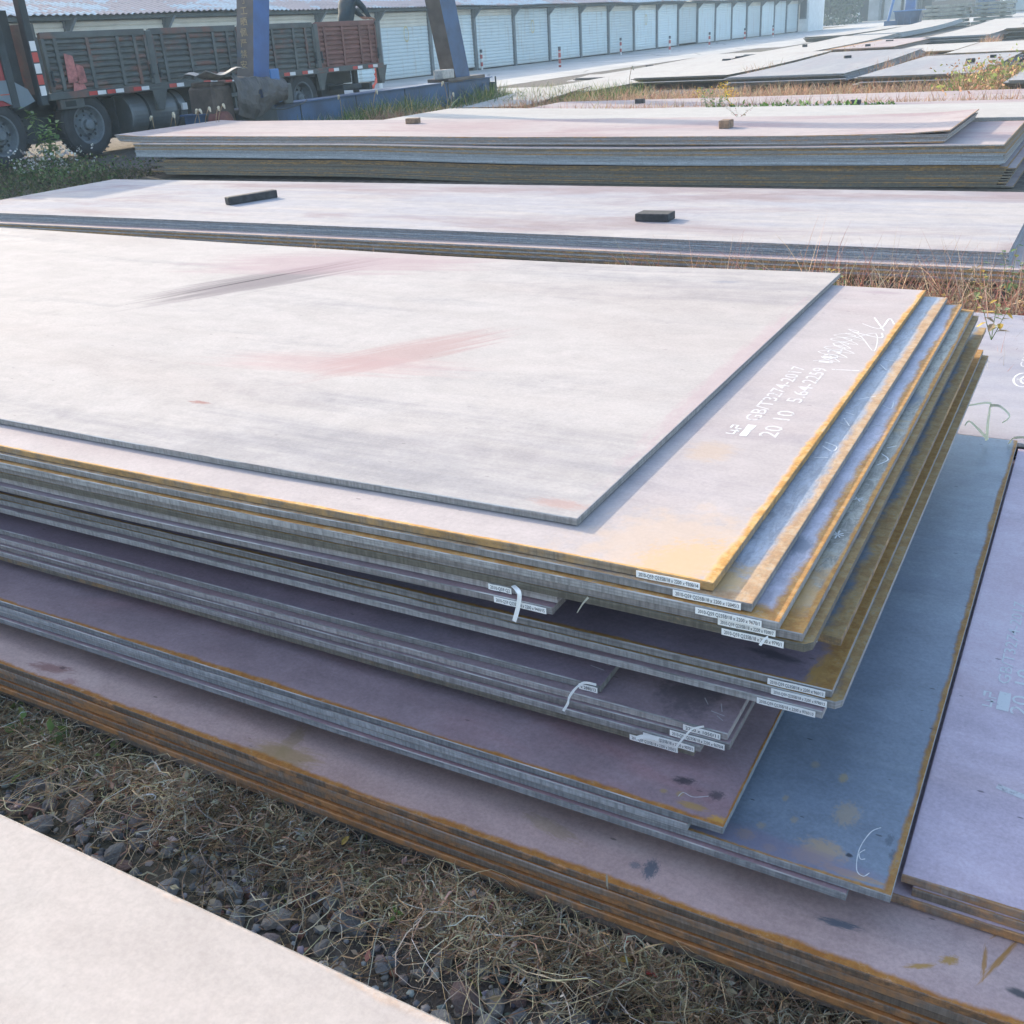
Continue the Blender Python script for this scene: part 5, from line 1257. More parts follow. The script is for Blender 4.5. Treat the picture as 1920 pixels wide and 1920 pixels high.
for px, py, z, lab, rz in ((1200, 194, .42, 'dark timber block behind the tall stack, left of the yellow weeds', .1), (1604, 196, .27, 'brown timber block at the edge of the dull pink plate, near the green weeds', 0), (1627, 88, .30, 'dark timber block on the faded pink far plate', .2), (1509, 88, .31, 'small dark block on the bleached far plate beside the road', 0),
                       (1589, 111, .33, 'small dark block in the middle of the bluish pale far plate', .5), (1819, 118, .31, 'small dark block on the bluish grey far plate at the right', .8), (1862, 108, .31, 'flat dark block near the tall weeds on the bluish grey far plate', .1), (1668, 77, .33, 'thin dark lath on the faded pink far plate', .1),
                       (1362, 113, .20, 'dark lath at the road side edge of the far rows, left one', .5), (1386, 108, .20, 'dark lath at the road side edge of the far rows, right one', .5), (1218, 125, .12, 'dark lath lying on the low sheets by the road', .4)):
    p = at(px, py, z)
    block((p.x, p.y, z), .30 if 'lath' in lab else (.15 if 'weeds' in lab else .2), .10, .05 if 'lath' in lab else (.07 if 'weeds' in lab else .10), rz, 'woodd', lab)
# low warped sheets between the road and the first far column
g7 = 'thin warped sheets beside the road'
for i, (x1, y1, L, W_, z) in enumerate(((-12.6, 29.5, 6.5, 3.2, .10), (-14.0, 35.0, 8.0, 2.4, .06), (-11.5, 24.6, 3.5, 1.6, .20), (-12.0, 24.9, 3.8, 1.8, .15))):
    plate(x1, y1, z, L, W_, .02, 'white', 'edge_rust2', ['thin warped sheet bent upwards beside the road', 'long thin sheet lying flat along the road', 'narrow curled sheet end among the reddish grass', 'lower curled sheet among the reddish grass'][i], g7, lambda y: .10 * math.sin(y * .55) if True else 0, rz=R(90), seg=24)

# ------------------------------------------------------------------ person standing in the lorry bed
def make_person():
    skin = simple('skin', (0.36, 0.21, 0.15), .6, .08, 20, None)
    jac = simple('dark_teal_jacket', (0.012, 0.032, 0.045), .8, .25, 12, .004)
    tro = simple('dark_trousers', (0.03, 0.035, 0.05), .8, .2, 12, .003)
    hair = simple('black_hair', (0.012, 0.011, 0.01), .6, .2, 30, .003)
    zf = zb
    B = Vector((TX - .45, 21.32, zf))
    # local: u = +Y (towards the tail), x = towards camera side (+X)
    J = {'pelvis': (0, 0, .92), 'waist': (0, .02, 1.05), 'chest': (0, .16, 1.30), 'neck': (0, .25, 1.45), 'head0': (0, .31, 1.54), 'head1': (0, .35, 1.66),
         'hipR': (.10, -.02, .86), 'kneeR': (.11, .06, .48), 'ankR': (.11, -.02, .09), 'toeR': (.11, .16, .04),
         'hipL': (-.10, -.02, .86), 'kneeL': (-.11, -.02, .48), 'ankL': (-.11, -.14, .09), 'toeL': (-.11, .04, .04),
         'shR': (.19, .20, 1.38), 'elR': (.30, .36, 1.18), 'wrR': (.36, .44, .98), 'shL': (-.17, .20, 1.38), 'elL': (-.12, .46, 1.20), 'wrL': (.10, .56, 1.00)}
    names = list(J); E = [('pelvis', 'waist'), ('waist', 'chest'), ('chest', 'neck'), ('neck', 'head0'), ('head0', 'head1'), ('pelvis', 'hipR'), ('hipR', 'kneeR'), ('kneeR', 'ankR'), ('ankR', 'toeR'), ('pelvis', 'hipL'), ('hipL', 'kneeL'), ('kneeL', 'ankL'), ('ankL', 'toeL'),
                       ('chest', 'shR'), ('shR', 'elR'), ('elR', 'wrR'), ('chest', 'shL'), ('shL', 'elL'), ('elL', 'wrL')]
    rad = dict(pelvis=.15, waist=.165, chest=.185, neck=.06, head0=.085, head1=.095, hipR=.10, hipL=.10, kneeR=.065, kneeL=.065, ankR=.045, ankL=.045, toeR=.04, toeL=.04, shR=.10, shL=.10, elR=.072, elL=.072, wrR=.045, wrL=.045)
    vs = [Vector(J[n]) for n in names]; rs = [rad[n] for n in names]; es = [(names.index(a), names.index(b)) for a, b in E]
    for s_, wn_, d in (('R', 'wrR', Vector((.03, .10, -.02))), ('L', 'wrL', Vector((.06, .10, -.02)))):
        w0 = names.index(wn_); palm = Vector(J[wn_]) + d * .7
        vs.append(palm); rs.append(.034); pi_ = len(vs) - 1; es.append((w0, pi_))
        side = d.cross(Vector((0, 0, 1))).normalized()
        for k in range(4):
            b0 = palm + side * (.022 * (k - 1.5)) + d * .35; ln = (.055, .068, .064, .05)[k]
            p1_ = b0 + d.normalized() * ln * .5; p2_ = p1_ + d.normalized() * ln * .3 + Vector((0, 0, -.02))
            for q, prev in ((b0, pi_), (p1_, None), (p2_, None)):
                vs.append(q); rs.append(.0095); es.append((prev if prev is not None else len(vs) - 2, len(vs) - 1))
        th = palm + side * .038 + d * .05
        vs.append(th); rs.append(.012); es.append((pi_, len(vs) - 1)); vs.append(th + side * .01 + d.normalized() * .035); rs.append(.010); es.append((len(vs) - 2, len(vs) - 1))
    me = bpy.data.meshes.new('person'); me.from_pydata([tuple(v) for v in vs], es, [])
    ob = link('tmp_person', me)
    md = ob.modifiers.new('skin', 'SKIN')
    sv = me.skin_vertices[0].data
    for i, r_ in enumerate(rs):
        sv[i].radius = (r_ * (1.25 if names[i:i + 1] and names[i] in ('chest', 'waist', 'pelvis') else 1.0), r_ * (.8 if i < len(names) and names[i] in ('chest', 'waist', 'pelvis') else 1.0)) if i < len(names) else (r_, r_)
    sv[0].use_root = True
    ob.modifiers.new('ss', 'SUBSURF').levels = 2
    dg = bpy.context.evaluated_depsgraph_get(); dg.update()
    me2 = bpy.data.meshes.new_from_object(ob.evaluated_get(dg)); bpy.data.objects.remove(ob)
    me2.materials.clear()
    for m_ in (jac, tro, skin): me2.materials.append(m_)
    for p_ in me2.polygons:
        c = p_.center
        if c.z > 1.47 and abs(c.x) < .14: mi = 2
        elif (c - Vector(J['wrR'])).length < .17 and c.z < 1.0 or (c - Vector(J['wrL'])).length < .17 and c.z < 1.02: mi = 2
        elif c.z > .86: mi = 0
        else: mi = 1
        p_.material_index = mi; p_.use_smooth = True
    me2.name = 'person'
    po = tag(link('person', me2, None, B), 'person in a dark teal jacket leaning on the rear side board of the lorry bed', 'person')
    hd = Vector(J['head0']).lerp(Vector(J['head1']), .55)
    mb = MB()
    # hair cap, nose, ears
    vs = []; fs = []
    for i in range(9):
        t = math.pi * .56 * i / 8
        for k in range(16):
            a = 2 * math.pi * k / 16
            vs.append((hd.x + .094 * math.sin(t) * math.cos(a), hd.y - .02 + .108 * math.sin(t) * math.sin(a), hd.z + .02 + .112 * math.cos(t)))
    for i in range(8):
        for k in range(16): fs.append((i * 16 + k, i * 16 + (k + 1) % 16, (i + 1) * 16 + (k + 1) % 16, (i + 1) * 16 + k))
    me = bpy.data.meshes.new('hair'); me.from_pydata(vs, [], fs); me.materials.append(hair); link('hair', me, po)
    mb = MB(); mb.tube([(hd.x, hd.y + .085, hd.z + .01), (hd.x, hd.y + .112, hd.z - .015), (hd.x, hd.y + .09, hd.z - .022)], [.008, .013, .009], 8); me = mb.mesh('nose', skin); link('nose', me, po)
    for s_ in (1, -1):
        mb = MB(); mb.lathe([(-.004, 0), (-.004, .022), (.006, .026), (.008, 0)], (hd.x + s_ * .088, hd.y, hd.z - .005), 'x', 12); link('ear', mb.mesh('ear', skin), po)
        mb = MB(); mb.lathe([(-.004, 0), (0, .009), (.004, .009), (.006, 0)], (hd.x + s_ * .033, hd.y + .083, hd.z + .012), 'y', 10); link('eye', mb.mesh('eye', M['dark']), po)
    mb = MB(); mb.box(hd.x - .022, hd.x + .022, hd.y + .078, hd.y + .088, hd.z - .052, hd.z - .044); link('mouth', mb.mesh('mouth', M['redp']), po)
    mb = MB(); mb.lathe([(1.42, .085), (1.46, .078), (1.50, .072)], (0, .26, 0), 'z', 16); link('collar', mb.mesh('collar', jac), po)
    return po
make_person()

# ------------------------------------------------------------------ vegetation and stones
def veg_mat(name, rough=0.7, trans=0.25):
    nt = NT(name, rough)
    a = nt.n('Attribute', None, attribute_name='tint').outputs['Color']
    co = nt.n('TexCoord').outputs['Object']
    nz = nt.noise(co, 60, 3, .6)
    c = nt.mix(0.25, a, nt.mix(nz, (0, 0, 0), (1, 1, 1)), 'OVERLAY')
    b = nt.bsdf
    nt.t.links.new(c, b.inputs['Base Color']); b.inputs['Roughness'].default_value = rough; b.inputs['Specular IOR Level'].default_value = 0.25
    if trans > 0:
        tr_ = nt.n('BsdfTranslucent', {0: c}); mx = nt.n('MixShader', {0: trans, 1: b.outputs[0], 2: tr_.outputs[0]})
        outn = [n for n in nt.t.nodes if n.type == 'OUTPUT_MATERIAL'][0]
        nt.t.links.new(mx.outputs[0], outn.inputs[0])
    return nt.mat
M['veg'] = veg_mat('leaf_and_straw')
M['straw'] = veg_mat('dry_straw', 0.75, 0.12)

def ribbons(name, P, hw, col, mat, parent=None, side=None, origin=(0, 0, 0), kind='stuff'):
    """P (N,S,3) centre lines, hw (N,S) half widths, col (N,3)"""
    N, S, _ = P.shape
    T = np.gradient(P, axis=1); T /= np.linalg.norm(T, axis=2, keepdims=True) + 1e-9
    if side is None: side = rng.normal(size=(N, 1, 3)); side[:, :, 2] *= .5
    sd_ = np.cross(T, side); sd_ /= np.linalg.norm(sd_, axis=2, keepdims=True) + 1e-9
    V = np.stack([P + sd_ * hw[..., None], P - sd_ * hw[..., None]], 2).reshape(-1, 3) - np.array(origin)
    base = (np.arange(N)[:, None] * S + np.arange(S - 1)[None, :]).reshape(-1) * 2
    F_ = np.stack([base, base + 1, base + 3, base + 2], 1)
    return npmesh(name, V, F_, np.repeat(col, (S - 1), 0), mat, parent, origin, kind)
def npmesh(name, V, F_, fcol, mat, parent=None, origin=(0, 0, 0), kind='stuff', smooth=False):
    me = bpy.data.meshes.new(name); nf, k = F_.shape
    me.vertices.add(len(V)); me.vertices.foreach_set('co', np.ascontiguousarray(V, dtype=np.float32).ravel())
    me.loops.add(nf * k); me.loops.foreach_set('vertex_index', np.ascontiguousarray(F_, dtype=np.int32).ravel())
    me.polygons.add(nf); me.polygons.foreach_set('loop_start', np.arange(0, nf * k, k, dtype=np.int32)); me.polygons.foreach_set('loop_total', np.full(nf, k, dtype=np.int32))
    at_ = me.color_attributes.new('tint', 'FLOAT_COLOR', 'CORNER')
    c4 = np.concatenate([np.repeat(fcol, k, 0), np.ones((nf * k, 1))], 1).astype(np.float32); at_.data.foreach_set('color', c4.ravel())
    me.materials.append(mat); me.update(); me.validate()
    o = link(name, me, parent, origin if parent is None else (0, 0, 0))
    if kind: o['kind'] = kind
    return o
def palette(n, cols, wts, var=.25):
    cols = np.array(cols); i = rng.choice(len(cols), n, p=np.array(wts) / sum(wts))
    return np.clip(cols[i] * (1 + var * rng.normal(size=(n, 1))) * (1 + .06 * rng.normal(size=(n, 3))), .004, .8)
STRAW = [(.82, .64, .42), (.68, .50, .32), (.92, .80, .60), (.40, .27, .16), (.62, .40, .26)]
def tangle(name, n, pos, ln, hmax, w, cols=STRAW, wts=(4, 4, 2, 2, 1.5), S=8, curl=1.0, up=0.0):
    """lying, curling stems; pos(n) -> (n,3) start points"""
    p0 = pos(n); L = ln * rng.uniform(.4, 1.3, n)
    th = rng.uniform(0, 2 * math.pi, n); k = curl * rng.normal(size=n) * 2.2; k2 = curl * rng.normal(size=n) * 2.5
    t = np.linspace(0, 1, S)[None, :]
    ang = th[:, None] + k[:, None] * t + k2[:, None] * np.sin(t * 4 + th[:, None])
    dx_ = np.cumsum(np.cos(ang), 1) * (L / S)[:, None]; dy_ = np.cumsum(np.sin(ang), 1) * (L / S)[:, None]
    hz = hmax * rng.uniform(.15, 1.0, n)[:, None] * np.sin(np.pi * np.clip(t * rng.uniform(.6, 1.0, n)[:, None] + .05, 0, 1)) + up * t * rng.uniform(0, 1, n)[:, None] ** 2
    P = np.stack([p0[:, 0:1] + dx_, p0[:, 1:2] + dy_, p0[:, 2:3] + hz + .015 * rng.normal(size=(n, S)) * t * hmax * 6], 2)
    hw = (w * rng.uniform(.4, 1.3, n))[:, None] * (1 - .65 * t) 
    return P, hw, palette(n, cols, wts)
def box_pos(x0, x1, y0, y1, z=0.0, dens=None):
    def f(n):
        out = np.empty((0, 3))
        while len(out) < n:
            q = np.stack([rng.uniform(x0, x1, n * 2), rng.uniform(y0, y1, n * 2), np.full(n * 2, z)], 1)
            if dens is not None: q = q[rng.uniform(size=len(q)) < dens(q)]
            out = np.concatenate([out, q])
        return out[:n]
    return f

# stones between the stacks
def rock_mesh(seed):
    r_ = random.Random(seed)
    import bmesh
    bm = bmesh.new(); bmesh.ops.create_icosphere(bm, subdivisions=2, radius=1.0)
    pl = [(Vector((r_.gauss(0, 1), r_.gauss(0, 1), r_.gauss(0, 1))).normalized(), r_.uniform(.55, .85)) for _ in range(9)]
    for v in bm.verts:
        for n_, d in pl:
            e = v.co.dot(n_) - d
            if e > 0: v.co -= n_ * e
        v.co *= 1 + r_.uniform(-.04, .04)
        v.co.x *= 1.0; v.co.y *= r_.choice((.8, .8)); v.co.z *= .68
    me = bpy.data.meshes.new('stone'); bm.to_mesh(me); bm.free()
    return me
def stone_mat():
    nt = NT('mixed_ballast_stone', .85)
    co, cs = coords(nt)
    oi = nt.n('ObjectInfo').outputs['Random']
    a = nt.n('Attribute', None, attribute_name='tint').outputs['Color']
    ramp = nt.n('ValToRGB', {0: oi}); cr = ramp.color_ramp
    cr.elements[0].color = (.27, .285, .30, 1); cr.elements[1].color = (.44, .41, .37, 1)
    for p_, c_ in ((.35, (.42, .42, .42, 1)), (.55, (.26, .13, .10, 1)), (.62, (.42, .40, .37, 1)), (.8, (.28, .285, .29, 1))):
        e = cr.elements.new(p_); e.color = c_
    nz = nt.noise(cs, 3.5, 6, .7)
    c = nt.mix(.55, ramp.outputs[0], nt.mix(nz, (0, 0, 0), (1, 1, 1)), 'OVERLAY')
    c = nt.mix(nt.math('MULTIPLY', nt.ss(nt.noise(cs, 1.3, 5, .6), .5, .7), .45), c, (.30, .27, .23))
    return nt.out(c, .85, nz, .15, .6)
SM = stone_mat()
rmeshes = [rock_mesh(s) for s in range(8)]
for m_ in rmeshes: m_.materials.append(SM)
r_ = random.Random(21)
placed = []
tries = 0
while len(placed) < 260 and tries < 20000:
    tries += 1
    x = r_.uniform(-2.5, .35); y = r_.uniform(.86, 1.30); s = r_.choice((.018, .022, .026, .032, .04))
    if y > 1.12 and r_.random() < .55: continue
    if any((x - a) ** 2 + (y - b) ** 2 < ((s + c) * .78) ** 2 for a, b, c in placed): continue
    placed.append((x, y, s))
for x, y, s in placed:
    o = link('stone', r_.choice(rmeshes), ground, (x, y, s * .38), (r_.uniform(-.4, .4), r_.uniform(-.4, .4), r_.uniform(0, 6.28)))
    o.scale = (s * r_.uniform(.9, 1.2), s * r_.uniform(.85, 1.15), s * r_.uniform(.8, 1.2))
# small gravel everywhere in that strip and farther along: one mass
def gravel(name, n, x0, x1, y0, y1, s0, s1):
    mesh = rmeshes[0]; v0 = np.array([v.co[:] for v in rmeshes[2].vertices]); import bmesh
    bm = bmesh.new(); bmesh.ops.create_icosphere(bm, subdivisions=1, radius=1.0); v0 = np.array([v.co[:] for v in bm.verts]) ; f0 = np.array([[v.index for v in f.verts] for f in bm.faces]); bm.free()
    pos = np.stack([rng.uniform(x0, x1, n), rng.uniform(y0, y1, n), rng.uniform(-.004, .010, n)], 1)
    s = rng.uniform(s0, s1, (n, 1, 1)) * rng.uniform(.6, 1.2, (n, 1, 3)); s[:, :, 2] *= .7
    a = rng.uniform(0, 6.28, n); c_, s_ = np.cos(a), np.sin(a)
    V = v0[None] * s * (1 + .16 * rng.normal(size=(n, len(v0), 1)))
    X = V[..., 0] * c_[:, None] - V[..., 1] * s_[:, None]; Y = V[..., 0] * s_[:, None] + V[..., 1] * c_[:, None]
    V = np.stack([X, Y, V[..., 2]], 2) + pos[:, None, :]
    F_ = (f0[None] + (np.arange(n) * len(v0))[:, None, None]).reshape(-1, 3)
    col = palette(n, [(.26, .28, .30), (.36, .34, .31), (.24, .13, .10), (.48, .46, .43), (.16, .17, .19)], (3, 3, 1.2, 1, 2))
    return npmesh(name, V.reshape(-1, 3), F_, np.repeat(col, len(f0), 0), M['straw'])
gravel('gravel', 9000, -4.5, 1.2, .5, 1.42, .005, .014)
gravel('gravel', 3000, -6, 3, 3.9, 6.2, .008, .02)

# dry grass tangle along the rusty bottom plates
def dens1(q):
    x, y = q[:, 0], q[:, 1]
    d = np.clip((y - 1.09) / .13, 0, 1)
    clump = .5 + .5 * np.sin(x * 7 + 1.3) * np.sin(x * 3.1 + y * 9)
    return np.clip(.05 + .95 * d * (.45 + .7 * clump) + .3 * (x > -.45) * (x < .3), 0, 1)
Pa, ha, ca = tangle('g', 5600, box_pos(-3.2, .5, .93, 1.275, .02, dens1), .16, .05, .0017)
Pb, hb_, cb_ = tangle('g', 2600, box_pos(-3.2, .5, .90, 1.26, .035, dens1), .30, .06, .0013, S=8, curl=.7, up=.03)
Pc, hc, cc = tangle('g', 3600, box_pos(-3.2, .5, 1.02, 1.275, .035, dens1), .075, .045, .0026, S=8, curl=.8)     # broad dead leaves
PP = np.concatenate([Pa, Pb, Pc]); CC = np.concatenate([ca, cb_, cc])
cl_ = np.clip(.75 + .5 * np.sin(PP[:, 0, 0] * 11 + 2 * np.sin(PP[:, 0, 1] * 17)) * np.sin(PP[:, 0, 0] * 4.3 + PP[:, 0, 1] * 23), .40, 1.15)
ribbons('dry_grass', PP, np.concatenate([ha, hb_, hc]), CC * cl_[:, None], M['straw'])
pl_ = box_pos(-3.2, .5, .98, 1.27, .03, dens1)(1500); pl_[:, 2] += rng.uniform(0, .035, 1500)
leafcloud_args = (pl_, .022, [(.50, .40, .28), (.34, .24, .16), (.62, .54, .42), (.38, .20, .15)], (3, 3, 1.5, .8))
def upright(n, pos, ln, w, cols, wts, lean=.35, S=6, droop=.5, var=.22):
    p0 = pos(n); L = ln * rng.uniform(.45, 1.2, n); th = rng.uniform(0, 2 * math.pi, n); t = np.linspace(0, 1, S)[None, :]
    a0 = np.abs(rng.normal(size=n)) * lean; bend = np.abs(rng.normal(size=n)) * droop
    an = a0[:, None] + bend[:, None] * t * 1.6
    r_ = np.cumsum(np.sin(an), 1) * (L / S)[:, None]; z = np.cumsum(np.cos(an), 1) * (L / S)[:, None]
    P = np.stack([p0[:, 0:1] + r_ * np.cos(th)[:, None], p0[:, 1:2] + r_ * np.sin(th)[:, None], p0[:, 2:3] + np.maximum(z - z[:, :1], -.01)], 2)
    return P, (w * rng.uniform(.5, 1.3, n))[:, None] * (1.05 - t), palette(n, cols, wts, var)
GREEN = [(.07, .12, .025), (.12, .17, .04), (.05, .085, .03), (.19, .20, .06)]
P1, h1, c1_ = upright(420, box_pos(-3.2, .5, 1.05, 1.27, .0), .12, .0016, GREEN + STRAW[:2], (2, 2, 1, 1, 3, 3))
ribbons('grass_blades', P1, h1, c1_, M['veg'])

def leaf_shape(l=1.0, w=.5, fold=.12, droop=.15):
    return [(0, 0, 0), (l * .3, w * .5, fold * .6), (l * .3, 0, 0), (l * .3, -w * .5, fold * .6), (l * .68, w * .42, fold * .3 - droop * .4), (l * .68, 0, -droop * .45), (l * .68, -w * .42, fold * .3 - droop * .4), (l, 0, -droop)], [(0, 2, 1), (0, 3, 2), (1, 2, 5, 4), (2, 3, 6, 5), (4, 5, 7), (5, 6, 7)]
def leaf_mesh(name, col, l=1.0, w=.5, **k):
    mb = MB(); v, f = leaf_shape(l, w, **k); mb.add(v, f)
    nt = NT(name + '_leaf', .5); 
    co, cs = coords(nt); nz = nt.noise(cs, 3, 4, .6)
    c = nt.mix(nt.ss(nz, .3, .7), tuple(x * .75 for x in col), tuple(x * 1.25 for x in col))
    nt.out(c, .5, None)
    b = nt.bsdf; tr_ = nt.n('BsdfTranslucent', {0: c}); mx = nt.n('MixShader', {0: .3, 1: b.outputs[0], 2: tr_.outputs[0]})
    outn = [n for n in nt.t.nodes if n.type == 'OUTPUT_MATERIAL'][0]; nt.t.links.new(mx.outputs[0], outn.inputs[0])
    return mb.mesh(name, nt.mat)
LM = {'bright': leaf_mesh('bright_green', (.16, .30, .05), 1, .34), 'green': leaf_mesh('mid_green', (.10, .18, .05), 1, .7), 'pale': leaf_mesh('pale_green', (.24, .30, .12), 1, .62),
      'yellow': leaf_mesh('yellow', (.50, .34, .06), 1, .5), 'red': leaf_mesh('crimson', (.40, .06, .05), 1, .45), 'brown': leaf_mesh('tan_dead', (.30, .22, .13), 1, .5), 'pink': leaf_mesh('dull_pink', (.35, .12, .13), 1, .32)}
def put_leaf(kind, parent, loc, size, rot, name='leaf'):
    o = link(name, LM[kind], parent, loc, rot); o.scale = (size,) * 3; return o
def rosette(name, c, label, n, size, kind='bright', tilt=.7, cat='weed', stem=0.0):
    e = empty(name, c, label, cat)
    if stem > 0:
        mb = MB(); mb.tube([(0, 0, 0), (.004, .002, stem)], [size * .04, size * .025], 6); link('stem', mb.mesh('stem', LM[kind].materials[0]), e)
    for i in range(n):
        a = i * 2.4; put_leaf(kind, e, (0, 0, stem * (1 - i / n * .4)), size * (.65 + .35 * ((i * 7) % 5) / 5), (0, -tilt * (.35 + .65 * i / n), a), 'leaf')
    return e
g_ = at(742, 1712, .05); rosette('seedling', (g_.x, g_.y, .0), 'small bright green seedling alone among the stones of the dry strip', 4, .03, 'bright', .4, stem=.055)
g_ = at(1368, 492, .12); rosette('green_weed', (g_.x, g_.y, g_.z - .02), 'bright green leafy weed poking up behind the far corner of the pale plate', 16, .16, 'bright', .9)
g_ = at(712, 462, .12); e = rosette('yellow_green_weed', (g_.x, g_.y, g_.z), 'yellow green weed between the two low stacks, left of the middle', 12, .12, 'pale', .8)
for i in range(5): put_leaf('yellow', e, (-.08 + .03 * i, .02 * (i % 2), .02), .06, (0, -.4, i * 1.3))
for i, (px, py, kind, s, lb, rz, ry) in enumerate(((75, 1362, 'pale', .075, 'large pale green leaf at the left edge beneath the rusty plates', .2, -.1), (95, 1385, 'green', .05, 'mid green leaf right under the large pale one at the left edge', .6, -.2), (30, 1378, 'green', .055, 'curled green leaf at the very left edge', 2.8, -.3), (118, 1368, 'green', .04, 'small green leaf right of the pale leaf at the left edge', -.6, -.1), (20, 1470, 'bright', .03, 'slim green leaf low at the left edge among straw', 1.3, -.6),
        (1160, 1798, 'yellow', .026, 'yellow fallen leaf in the dry grass near the lower right', .3, -.1), (1208, 1822, 'red', .024, 'crimson fallen leaf lying flat in the dry grass, lower right', .1, 0), (1173, 1770, 'red', .022, 'upright crimson leaf by the rusty plate edge', 1.4, -1.0), (1196, 1845, 'brown', .03, 'tan dead leaf below the crimson one', -1.2, -.3), (955, 1725, 'red', .018, 'tiny crimson leaf in the middle of the dry grass', .8, -.5), (918, 1708, 'pink', .02, 'dull pink leaf left of the tiny crimson one', 1.5, -.8),
        (1403, 1870, 'brown', .034, 'tan curled leaf tip standing near the bottom edge', 1.4, -.9), (640, 1585, 'yellow', .026, 'yellowish dead leaf at the foot of the rusty plates', 1.1, -.7), (1275, 1780, 'brown', .022, 'tan leaf standing at the plate edge above the yellow leaf', 1.3, -.9), (1255, 1845, 'pink', .03, 'dull pink leaf right of the crimson ones', .9, -.5), (1320, 1905, 'yellow', .03, 'yellow leaf at the bottom edge of the picture', 1.0, -.4), (845, 1670, 'brown', .024, 'pale tan leaf upright in the grass under the rusty plates', 1.4, -1.0))):
    p = at(px, py, .055)
    o = put_leaf(kind, None, p, s, (0.2, ry, rz), 'leaf' if i < 5 else 'fallen_leaf'); tag(o, lb, 'leaf', None)

# straw pieces and blades hanging on the plates
def stem_thing(name, pts, w, col, label, cat='straw'):
    c = np.array(pts[0]); P = np.array([smooth_path(pts, 5)]) 
    S = P.shape[1]; hw = np.full((1, S), w) * np.linspace(1, .4, S)[None]
    o = ribbons(name, P, hw, np.array([col]), M['veg'], None, np.array([[[.6, -.8, .3]]]), tuple(c), None)
    return tag(o, label, cat)
def pz(px, py, z): return tuple(at(px, py, z))
def py_(px, py, Y): return tuple(atY(px, py, Y))
stem_thing('grass_blade', [py_(1850, 826, 3.50), py_(1852, 795, 3.49), py_(1856, 765, 3.48), py_(1853, 755, 3.45), py_(1806, 762, 3.4)], .006, (.80, .78, .55), 'pale bent grass blade rising between the blue grey and lilac plates', 'grass blade')
stem_thing('grass_blade', [py_(1856, 760, 3.47), py_(1875, 762, 3.44), py_(1893, 780, 3.42), py_(1879, 793, 3.41)], .005, (.80, .78, .55), 'pale grass blade arching right over the lilac plate', 'grass blade')
stem_thing('grass_blade', [py_(1850, 822, 3.48), py_(1833, 803, 3.45), py_(1817, 790, 3.42), py_(1809, 798, 3.41)], .005, (.70, .68, .48), 'pale grass blade bent left over the blue grey plate', 'grass blade')
stem_thing('grass_blade', [py_(1892, 832, 3.52), py_(1900, 822, 3.5), py_(1920, 820, 3.48), py_(1945, 822, 3.46)], .006, (.70, .68, .48), 'dry grass blade at the right border by the lilac plate', 'grass blade')
stem_thing('straw_stalk', [py_(1103, 1120, 1.45), py_(1092, 1133, 1.44), py_(1082, 1149, 1.435)], .0022, (.5, .47, .38), 'bit of straw stuck under the top plates, by the short plates', 'straw')
stem_thing('straw_stalk', [py_(1138, 1662, 1.25), py_(1137, 1650, 1.25), py_(1138, 1640, 1.255), py_(1140, 1668, 1.24)], .0012, (.5, .47, .38), 'upright bit of straw on the rusty bottom plates', 'straw')

# thicket of dry weeds behind the foreground stack, at the right
TH = [(.42, .32, .22), (.32, .17, .13), (.58, .50, .36), (.20, .14, .10), (.24, .25, .10), (.44, .22, .15)]
def densT(q): return np.clip(.35 + .65 * np.clip((q[:, 0] + 2.2) / 1.6, 0, 1), 0, 1)
Pt, ht, ct = tangle('t', 6500, box_pos(-3.0, 1.6, 3.95, 6.0, .02, densT), .45, .14, .0032, TH, (3, 2, 2, 2, 1, 1.5), up=.12)
Pu, hu, cu_ = upright(6500, box_pos(-3.0, 1.6, 4.4, 6.15, .02, densT), .38, .0034, TH, (3, 2, 2, 2, 1, 1.5), .5)
ribbons('dry_weeds', np.concatenate([Pt]), ht, ct, M['straw'])
ribbons('dry_weeds', Pu, hu, cu_, M['straw'])
Pv, hv, cv = upright(1500, box_pos(-2.6, 1.6, 5.2, 6.15, .02, densT), .58, .0032, [(.50, .24, .18), (.60, .44, .30), (.40, .17, .14)], (2, 2, 1), .45)
ribbons('reddish_weed_stalks', Pv, hv, cv, M['straw'])
def leafcloud(name, pts, size, cols, wts, mat=None, parent=None, flat=0.0, aspect=.5, kind='stuff', origin=(0, 0, 0)):
    n = len(pts); l = size * rng.uniform(.5, 1.3, n)
    d = rng.normal(size=(n, 3)); d[:, 2] = d[:, 2] * (1 - flat) + .1; d /= np.linalg.norm(d, axis=1, keepdims=True)
    u = rng.normal(size=(n, 3)); s = np.cross(d, u); s /= np.linalg.norm(s, axis=1, keepdims=True)
    nrm = np.cross(d, s)
    L3 = l[:, None]
    A = pts; B = pts + d * L3 * .5 + s * L3 * aspect * .5 + nrm * L3 * .08; C_ = pts + d * L3; D_ = pts + d * L3 * .5 - s * L3 * aspect * .5 + nrm * L3 * .08
    V = np.stack([A, B, C_, D_], 1).reshape(-1, 3) - np.array(origin); F_ = np.arange(n * 4).reshape(n, 4)
    return npmesh(name, V, F_, palette(n, cols, wts), mat or M['veg'], parent, origin, kind)
leafcloud('dead_leaves', *leafcloud_args, M['straw'], flat=.6)
pl_ = box_pos(-3.0, -1.9, 1.18, 1.28, .03)(160); pl_[:, 2] += rng.uniform(0, .05, 160)
leafcloud('small_green_leaves', pl_, .035, [(.16, .22, .07), (.24, .27, .10)], (2, 1))
p_ = box_pos(-2.4, 1.6, 4.5, 6.2, 0, densT)(2200); p_[:, 2] = rng.uniform(.03, .22, 2200)
